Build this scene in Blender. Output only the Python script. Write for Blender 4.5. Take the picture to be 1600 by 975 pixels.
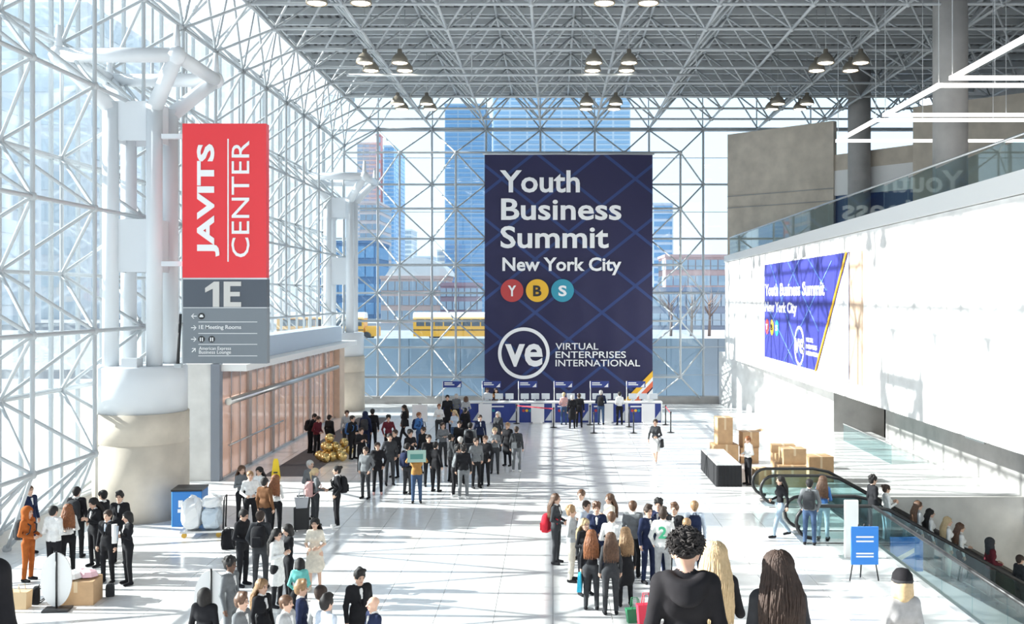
import bpy, bmesh, math, random
import numpy as np
from mathutils import Vector, Matrix, Quaternion
random.seed(7)
for o in list(bpy.data.objects): bpy.data.objects.remove(o)
SC = bpy.context.scene; COL = SC.collection
# ------------------------------------------------------------------ camera
F = 1600.0; CX, CY = 864.0, 465.0; H = 6.5
cam = bpy.data.cameras.new('camera'); co = bpy.data.objects.new('camera', cam); COL.objects.link(co)
co.location = (0, 0, H); co.rotation_euler = (math.pi/2, 0, 0)
cam.sensor_width = 36; cam.lens = 36*F/1600; cam.shift_x = (800-CX)/1600; cam.shift_y = (CY-487.5)/1600
cam.clip_end = 2000; SC.camera = co
# ------------------------------------------------------------------ light
w = bpy.data.worlds.new('sky'); SC.world = w; w.use_nodes = True
bg = w.node_tree.nodes['Background']; bg.inputs[0].default_value = (.80, .90, 1.0, 1); bg.inputs[1].default_value = 1.35
sun = bpy.data.lights.new('sun', 'SUN'); sun.energy = 12; sun.angle = .009; sun.color = (1, .96, .9)
so = bpy.data.objects.new('sun', sun); COL.objects.link(so)
so.rotation_euler = Vector((.96, -.03, -.43)).to_track_quat('-Z', 'Y').to_euler()
vs = SC.view_settings; vs.view_transform = 'Standard'; vs.look = 'None'; vs.gamma = 1; vs.use_curve_mapping = False
vs.exposure = .35
# ------------------------------------------------------------------ helpers
def P(px, py, Y): return Vector(((px-CX)/F*Y, Y, H-(py-CY)/F*Y))
MATS = {}
def mat(name, c, rough=.6, metal=0, noise=0, scale=6, spec=.5, emit=0, bump=0):
    if name in MATS: return MATS[name]
    m = bpy.data.materials.new(name); m.use_nodes = True; MATS[name] = m
    nt = m.node_tree; b = nt.nodes['Principled BSDF']
    b.inputs['Base Color'].default_value = (*c, 1); b.inputs['Roughness'].default_value = rough
    b.inputs['Metallic'].default_value = metal; b.inputs['Specular IOR Level'].default_value = spec
    if emit: b.inputs['Emission Color'].default_value = (*c, 1); b.inputs['Emission Strength'].default_value = emit
    if noise or bump:
        tc = nt.nodes.new('ShaderNodeTexCoord'); n = nt.nodes.new('ShaderNodeTexNoise')
        n.inputs['Scale'].default_value = scale; n.inputs['Detail'].default_value = 5
        nt.links.new(tc.outputs['Object'], n.inputs['Vector'])
        if noise:
            r = nt.nodes.new('ShaderNodeValToRGB')
            r.color_ramp.elements[0].position = .3; r.color_ramp.elements[1].position = .7
            r.color_ramp.elements[0].color = (*[max(0, x*(1-noise)) for x in c], 1)
            r.color_ramp.elements[1].color = (*[min(1, x*(1+noise)) for x in c], 1)
            nt.links.new(n.outputs['Fac'], r.inputs[0]); nt.links.new(r.outputs[0], b.inputs['Base Color'])
        if bump:
            bp = nt.nodes.new('ShaderNodeBump'); bp.inputs['Strength'].default_value = bump
            nt.links.new(n.outputs['Fac'], bp.inputs['Height']); nt.links.new(bp.outputs[0], b.inputs['Normal'])
    return m
def glass(name, tint=(.93, .97, .98), ior=1.45, milk=0, milkc=(.8, .85, .9)):
    m = bpy.data.materials.new(name); m.use_nodes = True; MATS[name] = m; nt = m.node_tree; nt.nodes.clear()
    out = nt.nodes.new('ShaderNodeOutputMaterial'); mx = nt.nodes.new('ShaderNodeMixShader')
    t = nt.nodes.new('ShaderNodeBsdfTransparent'); t.inputs[0].default_value = (*tint, 1)
    g = nt.nodes.new('ShaderNodeBsdfGlossy'); g.inputs['Roughness'].default_value = .02
    lw = nt.nodes.new('ShaderNodeLayerWeight'); lw.inputs[0].default_value = .5
    pw = nt.nodes.new('ShaderNodeMath'); pw.operation = 'POWER'; pw.inputs[1].default_value = 5; nt.links.new(lw.outputs['Facing'], pw.inputs[0])
    fr = nt.nodes.new('ShaderNodeMath'); fr.operation = 'MULTIPLY_ADD'; fr.inputs[1].default_value = .9; fr.inputs[2].default_value = .035; nt.links.new(pw.outputs[0], fr.inputs[0])
    base = t.outputs[0]
    if milk:
        a = nt.nodes.new('ShaderNodeMixShader'); a.inputs[0].default_value = milk
        d = nt.nodes.new('ShaderNodeBsdfTranslucent'); d.inputs[0].default_value = (*milkc, 1)
        d2 = nt.nodes.new('ShaderNodeBsdfDiffuse'); d2.inputs[0].default_value = (*milkc, 1)
        dm = nt.nodes.new('ShaderNodeMixShader'); nt.links.new(d.outputs[0], dm.inputs[1]); nt.links.new(d2.outputs[0], dm.inputs[2])
        nt.links.new(t.outputs[0], a.inputs[1]); nt.links.new(dm.outputs[0], a.inputs[2]); base = a.outputs[0]
    nt.links.new(fr.outputs[0], mx.inputs[0]); nt.links.new(base, mx.inputs[1]); nt.links.new(g.outputs[0], mx.inputs[2])
    nt.links.new(mx.outputs[0], out.inputs[0]); return m
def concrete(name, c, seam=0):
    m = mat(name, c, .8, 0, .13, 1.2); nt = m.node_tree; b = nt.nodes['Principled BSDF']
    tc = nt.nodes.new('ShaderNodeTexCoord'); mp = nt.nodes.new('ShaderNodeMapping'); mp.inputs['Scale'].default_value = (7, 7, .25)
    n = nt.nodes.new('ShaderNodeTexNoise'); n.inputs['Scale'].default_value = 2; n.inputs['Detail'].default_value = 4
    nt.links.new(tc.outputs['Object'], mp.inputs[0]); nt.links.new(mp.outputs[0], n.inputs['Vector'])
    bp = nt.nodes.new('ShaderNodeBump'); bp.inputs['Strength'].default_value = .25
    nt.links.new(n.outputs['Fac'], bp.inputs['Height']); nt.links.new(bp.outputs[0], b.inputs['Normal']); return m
class MB:
    def __init__(s): s.v = []; s.f = []; s.sm = []
    def add(s, vs, fs, smooth=False):
        k = len(s.v); s.v += [tuple(v) for v in vs]; s.f += [tuple(i+k for i in f) for f in fs]; s.sm += [smooth]*len(fs); return s
    def box(s, x0, x1, y0, y1, z0, z1):
        return s.add([(x0,y0,z0),(x1,y0,z0),(x1,y1,z0),(x0,y1,z0),(x0,y0,z1),(x1,y0,z1),(x1,y1,z1),(x0,y1,z1)],
                     [(0,3,2,1),(4,5,6,7),(0,1,5,4),(1,2,6,5),(2,3,7,6),(3,0,4,7)])
    def bbox(s, x0, x1, y0, y1, z0, z1, b=.02):   # box with chamfered vertical and top edges
        pts = [(x0+b,y0),(x1-b,y0),(x1,y0+b),(x1,y1-b),(x1-b,y1),(x0+b,y1),(x0,y1-b),(x0,y0+b)]
        cx, cy = (x0+x1)/2, (y0+y1)/2
        ins = [(cx+(x-cx)*(1-2*b/max(.01,x1-x0)), cy+(y-cy)*(1-2*b/max(.01,y1-y0))) for x, y in pts]
        return s.loft([[(x,y,z0) for x,y in pts],[(x,y,z1-b) for x,y in pts],[(x,y,z1) for x,y in ins]])
    def loft(s, rings, cap=True, smooth=False):
        n = len(rings[0]); vs = [p for r in rings for p in r]; fs = []
        for i in range(len(rings)-1):
            for j in range(n): fs.append((i*n+j, i*n+(j+1)%n, (i+1)*n+(j+1)%n, (i+1)*n+j))
        k = len(s.f); s.add(vs, fs, smooth)
        if cap:
            o = len(s.v)-len(vs); s.f += [tuple(o+j for j in range(n))[::-1], tuple(o+(len(rings)-1)*n+j for j in range(n))]; s.sm += [False, False]
        return s
    def tube(s, pts, r, n=8, cap=True, smooth=True):
        pts = [Vector(p) for p in pts]; rs = r if isinstance(r, (list, tuple)) else [r]*len(pts); rings = []
        up = None
        for i, p in enumerate(pts):
            d = (pts[min(i+1, len(pts)-1)]-pts[max(i-1, 0)]).normalized()
            if up is None: up = d.orthogonal().normalized()
            else: up = (up-d*up.dot(d)).normalized()
            q = d.cross(up)
            rings.append([p+(up*math.cos(a)+q*math.sin(a))*rs[i] for a in [2*math.pi*j/n for j in range(n)]])
        return s.loft(rings, cap, smooth)
    def lathe(s, prof, c=(0,0,0), n=24, smooth=True, cap=True):
        return s.loft([[(c[0]+r*math.cos(a), c[1]+r*math.sin(a), c[2]+z) for a in [2*math.pi*j/n for j in range(n)]] for r, z in prof], cap, smooth)
    def prism(s, poly, y0, y1):      # polygon in x,z extruded along y
        n = len(poly); return s.loft([[(x,y0,z) for x,z in poly],[(x,y1,z) for x,z in poly]])
    def prismz(s, poly, z0, z1):
        return s.loft([[(x,y,z0) for x,y in poly],[(x,y,z1) for x,y in poly]])
    def mesh(s, name, m=None):
        me = bpy.data.meshes.new(name); me.from_pydata(s.v, [], s.f); me.polygons.foreach_set('use_smooth', s.sm)
        if m: me.materials.append(m)
        bm = bmesh.new(); bm.from_mesh(me); bmesh.ops.recalc_face_normals(bm, faces=bm.faces); bm.to_mesh(me); bm.free(); return me
    def build(s, name, m, parent=None, **k): return link(name, s.mesh(name, m), parent, **k)
def link(name, me, parent=None, loc=None, rot=None, scale=None):
    if isinstance(me, list): return [link(name, q, parent, loc, rot, scale) for q in me][0]
    o = bpy.data.objects.new(name, me); COL.objects.link(o); o.parent = parent
    if loc is not None: o.location = loc
    if rot is not None:
        if isinstance(rot, Quaternion): o.rotation_mode = 'QUATERNION'; o.rotation_quaternion = rot
        else: o.rotation_euler = rot
    if scale is not None: o.scale = scale
    return o
def tag(o, label, cat, group=None):
    o['label'] = label; o['category'] = cat
    if group: o['group'] = group
    return o
def thing(name, label, cat, loc=(0,0,0), rz=0, group=None):
    return tag(link(name, None, None, loc, (0,0,rz)), label, cat, group)
def struct(name, o=None):
    o = o or link(name, None); o['kind'] = 'structure'; return o
def copy_tree(o, parent=None):
    c = o.copy(); COL.objects.link(c); c.parent = parent
    for ch in list(o.children): copy_tree(ch, c)
    return c
def text_mesh_all(body, x0, x1, z0, z1, m, depth=.02, bold=0., flip=False):
    """lettering standing in the x,z plane fitted to a box (front faces -y)"""
    cu = bpy.data.curves.new('t', 'FONT'); cu.body = body; cu.extrude = .02; cu.offset = bold; cu.resolution_u = 3
    ob = bpy.data.objects.new('t', cu); COL.objects.link(ob)
    dg = bpy.context.evaluated_depsgraph_get(); me = bpy.data.meshes.new_from_object(ob.evaluated_get(dg))
    bpy.data.objects.remove(ob); bpy.data.curves.remove(cu)
    n = len(me.vertices); a = np.empty(n*3); me.vertices.foreach_get('co', a); a = a.reshape(-1, 3)
    lo = a.min(0); hi = a.max(0); u = (a-lo)/np.maximum(hi-lo, 1e-6); b = np.empty_like(a)
    b[:, 0] = x0+u[:, 0]*(x1-x0); b[:, 2] = z0+u[:, 1]*(z1-z0); b[:, 1] = -u[:, 2]*depth
    me.vertices.foreach_set('co', b.ravel()); me.materials.clear(); me.materials.append(m); me.update(); return me
def text_words(*a, **k):
    me = text_mesh_all(*a, **k); z0, z1 = a[3], a[4]; hgt = abs(z1-z0); iv = []
    xs = [v.co.x for v in me.vertices]
    for p in me.polygons: q = [xs[i] for i in p.vertices]; iv.append((min(q), max(q), p.index))
    iv.sort(); words = []; cur = None
    for a0, b0, i in iv:
        if cur is None or a0 > cur[1]+hgt*.2: cur = [a0, b0, [i]]; words.append(cur)
        else: cur[1] = max(cur[1], b0); cur[2].append(i)
    if len(words) == 1: return [me]
    out = []
    for _, _, idx in words:
        used = sorted({v for i in idx for v in me.polygons[i].vertices}); mp = {v: n for n, v in enumerate(used)}
        m2 = bpy.data.meshes.new('word'); m2.from_pydata([me.vertices[v].co[:] for v in used], [], [[mp[v] for v in me.polygons[i].vertices] for i in idx]); m2.materials.append(me.materials[0]); out.append(m2)
    return out
def text_mesh(*a, **k): return text_words(*a, **k) if ' ' in a[0] else text_mesh_all(*a, **k)
# ------------------------------------------------------------------ materials
STEEL = mat('grey_white_painted_steel', (.46, .49, .51), .4)
STEEL_R = STEEL
GLASS = glass('clear_glazing'); GLASSB = glass('faint_blue_glazing', (.86, .93, .97))
GLASSG = glass('balustrade_glass', (.80, .90, .90), 1.5)
DECK = mat('ribbed_metal_deck', (.22, .23, .24), .55)
DARK = mat('black_rubber', (.02, .02, .022), .45)
WHITE = mat('white_paint', (.85, .85, .84), .55)
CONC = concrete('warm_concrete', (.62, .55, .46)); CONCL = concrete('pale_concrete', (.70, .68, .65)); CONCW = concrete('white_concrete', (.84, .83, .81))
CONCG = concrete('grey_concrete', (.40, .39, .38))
METAL = mat('brushed_metal', (.6, .6, .6), .3, 1)
NAVY = None
# ------------------------------------------------------------------ floor
M = 3.34; ZB = 63.0; XL_IN, XL_OUT = -12.5, -14.2; XF = 8.5
TILE = mat('pale_terrazzo', (.80, .80, .80), .16, 0, .05, 3); JOINT = mat('tile_joint', (.5, .5, .5), .8)
fl = MB().box(-14.4, XF-.12, -6, ZB+.6, -.5, -.02).box(XF-.12, XF, -6, 26.9, -.5, -.02).box(XF-.12, XF, 28.75, 31.55, -.5, -.02).box(XF, 15.4, 33.6, ZB+.6, -.5, -.02).build('floor', JOINT); struct('floor', fl)
tw, td = 1.2, 1.0; tiles = []
for j in range(12, 64):
    for i in range(-12, 13):
        x0 = i*tw; y0 = j*td
        if x0 < -14.4: continue
        x1 = x0+tw
        if x1 > XF and y0 < 33.6:
            x1 = XF
            if x0 >= XF: continue
        if x0 >= 15: continue
        px = CX+x0*F/y0
        vis = y0 > 19.5 and -90 < px < 1600
        tiles.append((not vis, y0, x0, min(x1, 15.4)))
tiles.sort(); tm = MB().box(0, 1, 0, 1, -.03, 0).mesh('tile', TILE); rest = MB()
for k, (nv, y0, x0, x1) in enumerate(tiles):
    g = .006
    if k < 300: link('tile', tm, fl, (x0+g, y0+g, 0), None, (x1-x0-2*g, td-2*g, 1))
    else: rest.box(x0+g, x1-g, y0+g, y0+td-g, -.03, 0)
r = rest.build('tile_field', TILE, fl); r['kind'] = 'stuff'
# ------------------------------------------------------------------ space frame machinery
def unit_cyl(m, n=8): return MB().tube([(0,0,0),(0,0,1)], 1, n).mesh('strut', m)
UC = {STEEL: unit_cyl(STEEL)}
def strut_set(parent, segs, m, limit=300, ball=None):
    def size(s):
        a, b, r = s; ya, yb = max(a.y, 1), max(b.y, 1)
        pa = Vector((CX+a.x*F/ya, CY-(a.z-H)*F/ya)); pb = Vector((CX+b.x*F/yb, CY-(b.z-H)*F/yb)); c = (pa+pb)/2
        if not (-60 < c.x < 1660 and -60 < c.y < 1000) or ya < 5: return 0
        return (pa-pb).length
    segs = sorted(segs, key=size, reverse=True); rest = MB(); nodes = {}
    for k, (a, b, r) in enumerate(segs):
        d = b-a
        if k < limit: link('strut', UC[m], parent, a, d.to_track_quat('Z', 'Y'), (r, r, d.length))
        else: rest.tube([a, b], r, 6)
        for q in (a, b): nodes[tuple(round(c, 2) for c in q)] = q
    if rest.v: rest.build('strut_field', m, parent)['kind'] = 'stuff'
    nb = MB()
    for q in nodes.values(): nb.lathe([(.02,-.12),(.085,-.085),(.12,0),(.085,.085),(.02,.12)], q, 8)
    nb.build('node_joints', m, parent)['kind'] = 'stuff'
def frame_wall(outer, inner, rows, cols, rc, rw, keep=lambda a, b: True):
    """outer(i,k) cols+1 x rows+1 grid, inner(i,k) cols x rows grid at half offsets"""
    S = []
    def ad(a, b, r):
        if keep(a, b): S.append((a, b, r))
    for i in range(cols+1):
        for k in range(rows+1):
            if k < rows: ad(outer(i,k), outer(i,k+1), rc)
            if i < cols: ad(outer(i,k), outer(i+1,k), rc)
    for i in range(cols):
        for k in range(rows):
            if k < rows-1: ad(inner(i,k), inner(i,k+1), rc)
            if i < cols-1: ad(inner(i,k), inner(i+1,k), rc)
            for di in (0, 1):
                for dk in (0, 1): ad(inner(i,k), outer(i+di,k+dk), rw)
    return S
# back wall ---------------------------------------------------------
XB0 = -10.79-M; ZI = 60.9
wb = struct('wall_back')
def bo(i, k): return Vector((XB0+M*i, ZB, [.1, 3.44, 6.78, 10.12, 13.46, 16.8][k]))
def bi(i, k): return Vector((XB0+M*(i+.5), ZI, 1.77+M*k))
def kb(a, b):
    mx = max(a.x, b.x); mz = max(a.z, b.z)
    if mx > 10.5 and mz < 9: return False
    if mx > 10.4 and min(a.y, b.y) < 62 and min(a.z, b.z) < 16.6: return False
    return True
strut_set(wb, frame_wall(bo, bi, 5, 11, .065, .05, kb), STEEL)
pm = MB().box(0, 1, 0, .03, 0, 1).mesh('glass_pane', GLASSB)
zs = [0, 3.44, 6.78, 10.12, 13.46, 16.8, 19.0]
mm = MB().box(-.03, .03, 0, .12, 0, 1).mesh('mullion', STEEL_R); tm2 = MB().box(0, 1, 0, .12, -.03, .03).mesh('transom', STEEL_R)
for i in range(11):
    for k in range(6):
        if XB0+M*i > 9 and zs[k+1] < 9: continue
        link('glass_pane', pm, wb, (XB0+M*i+.03, ZB+.3, zs[k]+.03), None, (M-.06, 1, zs[k+1]-zs[k]-.06))
for i in range(12): link('mullion', mm, wb, (XB0+M*i, ZB+.25, 0), None, (1, 1, 19))
for k in range(7): link('transom', tm2, wb, (XB0, ZB+.25, zs[k]), None, (M*11, 1, 1))
for k in range(5): link('transom', tm2, wb, (XB0, ZB+.25, (zs[k]+zs[k+1])/2), None, (M*11, 1, .5))
MB().box(-14.3, 10.2, ZB-.35, ZB+.2, 0, .45).build('kerb', CONCG, wb)
# left wall ---------------------------------------------------------
wl = struct('wall_left'); NL = 15
def lo_(i, k): return Vector((XL_OUT, ZB-M*i, .5+M*k))
def li(i, k): return Vector((XL_IN, ZB-M*(i+.5), 2.25+M*k))
COLY = (30.6, 59.4); COLX = -12.3
def kl(a, b):
    for cy in COLY:
        if abs((a.y+b.y)/2-cy) < 1.5 and abs(a.y-b.y) < .1 and (a.x+b.x)/2 > -12.9 and min(a.z, b.z) < 12: return False
    for cy in COLY:
        for q in (a, b):
            if q.x > -13 and abs(q.y-cy) < 1.4 and q.z < 4.4 and a.x > -13 and b.x > -13: return False
    my = (a.y+b.y)/2
    if 36 < my < 58 and min(a.z, b.z) < 4: return False      # above the entrance only
    return True
S = frame_wall(lo_, li, 5, NL, .06, .05, kl)
for i in range(NL):
    S.append((li(i, 3)+Vector((0,0,M)), lo_(i, 5), .05)) if False else None
    for d in (0, 1):
        S.append((li(i, 4), Vector((-12.46, ZB-M*(i+d), 18.9)), .05))
        S.append((lo_(i+d, 5), Vector((-12.46, ZB-M*(i+d), 18.9)), .06)) if d == 0 else None
    if i % 2 == 0: S.append((lo_(i, 5), Vector((-12.46, ZB-M*(i+1), 18.9)), .045))
for i in range(NL): # struts to the floor under the inner layer
    q = li(i, 0)
    if not (36 < q.y < 58) and abs(q.y-30.6) > 1.6 and abs(q.y-59.4) > 1.6:
        for d in (-1, 1): S.append((q, Vector((XL_OUT+.2, q.y+d*M/2, .05)), .05))
strut_set(wl, S, STEEL)
pl = MB().box(-.03, 0, 0, 1, 0, 1).mesh('glass_pane', GLASS)
zl = [0, .5, 3.84, 7.18, 10.52, 13.86, 17.2]
for i in range(NL):
    for k in range(1, 6):
        y = ZB-M*(i+1)
        link('glass_pane', pl, wl, (XL_OUT-.3, y+.03, zl[k]+.03), None, (1, M-.06, zl[k+1]-zl[k]-.06))
    a, b = (XL_OUT-.3, 17.2), (-12.6, 19.0)
    MB().add([(a[0],y,a[1]),(a[0],y+M-.05,a[1]),(b[0],y+M-.05,b[1]),(b[0],y,b[1])], [(0,1,2,3)]).build('sloped_glass_pane', GLASS, wl)
ml = MB().box(-.12, 0, -.035, .035, 0, 1).mesh('mullion', STEEL); tl = MB().box(-.12, 0, 0, 1, -.035, .035).mesh('transom', STEEL)
for i in range(2*NL+1): link('mullion', ml, wl, (XL_OUT-.25, ZB-M*i/2, 0), None, (1, 1, 17.2))
for z in zl: link('transom', tl, wl, (XL_OUT-.25, ZB-M*NL, z), None, (1, M*NL, 1))
MB().box(XL_OUT-.5, XL_OUT-.1, ZB-M*NL, ZB, 0, .5).build('kerb', CONCL, wl)
# ceiling -----------------------------------------------------------
ce = struct('ceiling')
d = MB(); xs = []; x = -12.5; per = .36
prof = []
while x < 25: prof += [(x, 19.12), (x+.11, 19.12), (x+.16, 19.0), (x+.31, 19.0)]; x += per
d.add([(px, -8, pz) for px, pz in prof]+[(px, ZB+.8, pz) for px, pz in prof], [(i, i+1, len(prof)+i+1, len(prof)+i) for i in range(len(prof)-1)])
d.build('ribbed_deck', DECK, ce)
MB().box(-12.6, 25, -8, ZB+.8, 19.13, 19.4).build('roof_slab', DECK, ce)
pu = MB().box(-12.5, 25, -.09, .09, 18.72, 19.0).mesh('purlin', STEEL_R)
for j in range(18): link('purlin', pu, ce, (0, ZB-.4-j*M/2, 0))
MB().box(-12.62, -12.35, -8, ZB+.8, 18.7, 19.3).build('edge_beam', STEEL_R, ce)
def rlo(i, k): return Vector((-10.79+M*i, ZB-M*k, 16.9))
def rup(i, k): return Vector((-10.79+M*(i+.5), ZB-M*(k+.5), 18.72))
RS = frame_wall(lambda i, k: rlo(i, k), lambda i, k: rup(i, k), 9, 10, .062, .048)
for k in range(9):
    for dk in (0, 1): RS.append((rlo(0, k+dk), Vector((-12.46, ZB-M*(k+.5), 18.72)), .048))
    RS.append((rlo(0, k), li(min(k, NL-1), 4), .05)); RS.append((rlo(0, k+1), li(min(k, NL-1), 4), .05))
strut_set(ce, RS, STEEL_R)
# right side --------------------------------------------------------
XBAL = 10.15
wr = struct('wall_right')
# balcony front: levels vary slightly along its length
def bal(Yf, Yn, zt0, zt1, zb0, zb1, x0, x1):
    return MB().loft([[(x0,Yf,zb0),(x1,Yf,zb0),(x1,Yf,zt0),(x0,Yf,zt0)],[(x0,Yn,zb1),(x1,Yn,zb1),(x1,Yn,zt1),(x0,Yn,zt1)]])
ZF, ZN = 60.4, 17.0
bal(ZF, ZN, 8.55, 8.75, 3.0, 3.12, XBAL, XBAL+.45).build('balcony_front', CONCW, wr)
bal(ZF, ZN, 8.95, 9.3, 8.57, 8.77, XBAL-.06, XBAL+.5).build('parapet_band', WHITE, wr)
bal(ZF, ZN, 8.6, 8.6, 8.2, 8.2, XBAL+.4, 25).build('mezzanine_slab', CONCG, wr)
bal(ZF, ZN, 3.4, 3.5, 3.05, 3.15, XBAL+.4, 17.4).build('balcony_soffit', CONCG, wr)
for j in range(1, 9):
    y = 58.6-j*4.6
    MB().box(XBAL-.012, XBAL+.01, y-.03, y+.03, 3.2, 8.5).build('panel_joint', CONCL, wr)
def wall_run(name, pts, z0, z1, m, th=.35, parent=wr):
    for a, b in zip(pts[:-1], pts[1:]):
        a = Vector((*a, 0)); b = Vector((*b, 0)); dd = (b-a).normalized(); nn = Vector((-dd.y, dd.x, 0))*th
        MB().prismz([(a.x,a.y),(b.x,b.y),((b+nn).x,(b+nn).y),((a+nn).x,(a+nn).y)], z0, z1).build(name, m, parent)
wall_run('lower_wall', [(10.15, 62.6), (13.6, 49.6)], -.1, 3.2, CONCW)
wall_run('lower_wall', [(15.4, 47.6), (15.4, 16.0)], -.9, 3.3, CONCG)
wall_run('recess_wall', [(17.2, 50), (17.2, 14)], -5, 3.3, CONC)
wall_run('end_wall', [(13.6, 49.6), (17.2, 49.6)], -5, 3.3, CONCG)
wall_run('end_wall', [(15.4, 47.4), (17.2, 47.4)], -.1, 3.3, CONCL, .2)
MB().box(8.5, 18, 14, 50, -5.2, -5).build('lower_level_floor', TILE, wr)
MB().box(8.6, 18, 33.45, 33.58, -5, -.01).build('pit_wall', CONCL, wr)
for ya, yb in ((12, 26.9), (28.75, 31.55), (33.35, 33.6)): MB().box(8.35, 8.5, ya, yb, -5, -.02).build('pit_wall', CONCW, wr)
wall_run('concrete_wall', [(10.6, 62.2), (15.7, 57.3)], 8.6, 16.4, CONC)
for z in (11.9, 12.6): wall_run('shadow_joint', [(10.57, 62.1), (15.66, 57.25)], z, z+.05, CONCG, .05)
wall_run('concrete_wall', [(18.7, 53.2), (23.4, 48.9)], 8.6, 16.4, CONC)
wall_run('concrete_band', [(15.7, 57.5), (19, 53.4)], 13.6, 14.5, CONC)
wall_run('white_panel', [(15.75, 57.4), (19, 53.5)], 12.2, 13.6, WHITE, .2)
wall_run('shop_front', [(15.75, 57.6), (19, 53.7)], 8.6, 12.2, mat('dark_blue_screen', (.05, .10, .22), .25), .2)
MB().box(25, 25.3, -8, ZB+.6, 8.2, 19.2).build('far_wall', CONCG, wr)
for k, (cx, cy, rr) in enumerate(((16.6, 55.5, .6), (14.2, 36.6, .6))):
    MB().lathe([(rr, 8.5), (rr, 18.9)], (cx, cy, 0), 24).build('round_column', CONCG, wr)
    MB().lathe([(rr+.05, 8.5), (rr+.05, 8.9)], (cx, cy, 0), 24).build('column_collar', CONCL, wr)
# glass balustrade on the balcony
bp = struct('balustrade_balcony'); n = 20; bp.name = 'trim_1'
for j in range(n):
    ya = ZF-.5-(ZF-ZN-.5)*j/n; yb = ZF-.5-(ZF-ZN-.5)*(j+1)/n+.03
    def zt(y): return 8.95+(ZF-y)/(ZF-ZN)*.35
    MB().loft([[(XBAL+.2,ya,zt(ya)-.1),(XBAL+.22,ya,zt(ya)-.1),(XBAL+.22,ya,9.98),(XBAL+.2,ya,9.98)],
               [(XBAL+.2,yb,zt(yb)-.1),(XBAL+.22,yb,zt(yb)-.1),(XBAL+.22,yb,10.08),(XBAL+.2,yb,10.08)]]).build('glass_panel', GLASSG, bp)
MB().tube([(XBAL+.21, ZF-.5, 10.0), (XBAL+.21, ZN, 10.12)], .035).build('top_rail', METAL, bp)
# wall plaque and landing balustrade
t = thing('wall_plaque', 'small grey metal wall plaque with two lines of raised lettering beneath the balcony', 'sign', (15.35, 37.3, 1.6))
MB().box(0, .05, -.85, .85, -.32, .32).build('plate', METAL, t)
for z in (.1, -.12):
    for j in range(9): MB().box(-.015, 0, -.7+j*.155, -.6+j*.155, z-.05, z+.05).build('letter', WHITE, t)
t = thing('landing_balustrade', 'short clear glass balustrade on the white landing beside dark recess', 'railing', (13.2, 46.5, 0))
for j in range(3): MB().box(-.01, .01, -j*2.2-2.15, -j*2.2, -.05, .75).build('glass_panel', GLASSG, t)
MB().tube([(0, 0, .77), (0, -6.6, .77)], .03).build('top_rail', METAL, t)
# ------------------------------------------------------------------ entrance enclosure on the left
XW = -11.85; en = struct('wall_entrance'); Y0, Y1 = 36.5, 56.2
DOORG = glass('bronze_door_glass', (.70, .58, .54), 1.45, .5, (.46, .35, .30))
MB().box(-13.6, XW+.02, Y0-.25, Y0, 0, 4.15).build('end_pier', CONCL, en)
MB().box(XW-.25, XW+.06, Y0-.3, Y0+.05, 0, 4.15).build('corner_post', mat('blue_grey_steel', (.22, .24, .28), .4), en)
nd = 18; pw = (Y1-Y0)/nd
dp = MB().box(-.025, .025, .04, pw-.04, .08, 3.9).mesh('door_pane', DOORG)
mu = MB().box(-.05, .05, -.035, .035, 0, 3.9).mesh('mullion', METAL); mt = MB().box(-.12, .10, -.2, .2, 0, 3.9).mesh('thick_mullion', mat('taupe_cladding', (.46, .40, .37), .5))
for j in range(nd):
    link('door_pane', dp, en, (XW, Y0+j*pw, 0)); link('thick_mullion' if j % 3 == 2 else 'mullion', mt if j % 3 == 2 else mu, en, (XW, Y0+(j+1)*pw, 0))
MB().tube([(XW+.25, Y0+.1, 2.78), (XW+.25, Y1-1.2, 2.78)], .13, 12).build('metal_tube', METAL, en)
MB().tube([(XW+.12, Y0+.6, 1.15), (XW+.12, Y0+8, 1.15)], .04).build('push_bar', METAL, en)
MB().box(XW-.1, XW+.1, Y0, Y1, 0, .09).build('sill', METAL, en)
MB().box(-12.6, XW+.95, Y0-.1, Y1+.8, 3.88, 4.12).build('canopy_slab', WHITE, en)
MB().box(-12.6, XW+.3, Y0+.6, Y1-.2, 4.12, 4.95).build('spandrel', mat('blue_grey_panel', (.50, .58, .68), .35), en)
MB().box(XW-.3, XW+.35, Y1-1.0, Y1+.3, 0, 3.9).build('wood_end_panel', mat('pale_wood', (.66, .50, .38), .5, 0, .1, 2), en)
t = tag(MB().bbox(XW+1.3, XW+3.0, 37.2, 55.5, 0, .006, .002).build('floor_mat', mat('charcoal_mat', (.10, .10, .11), .9, 0, .2, 40)), 'long charcoal entrance mat lying along the glazed doors', 'mat')
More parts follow.
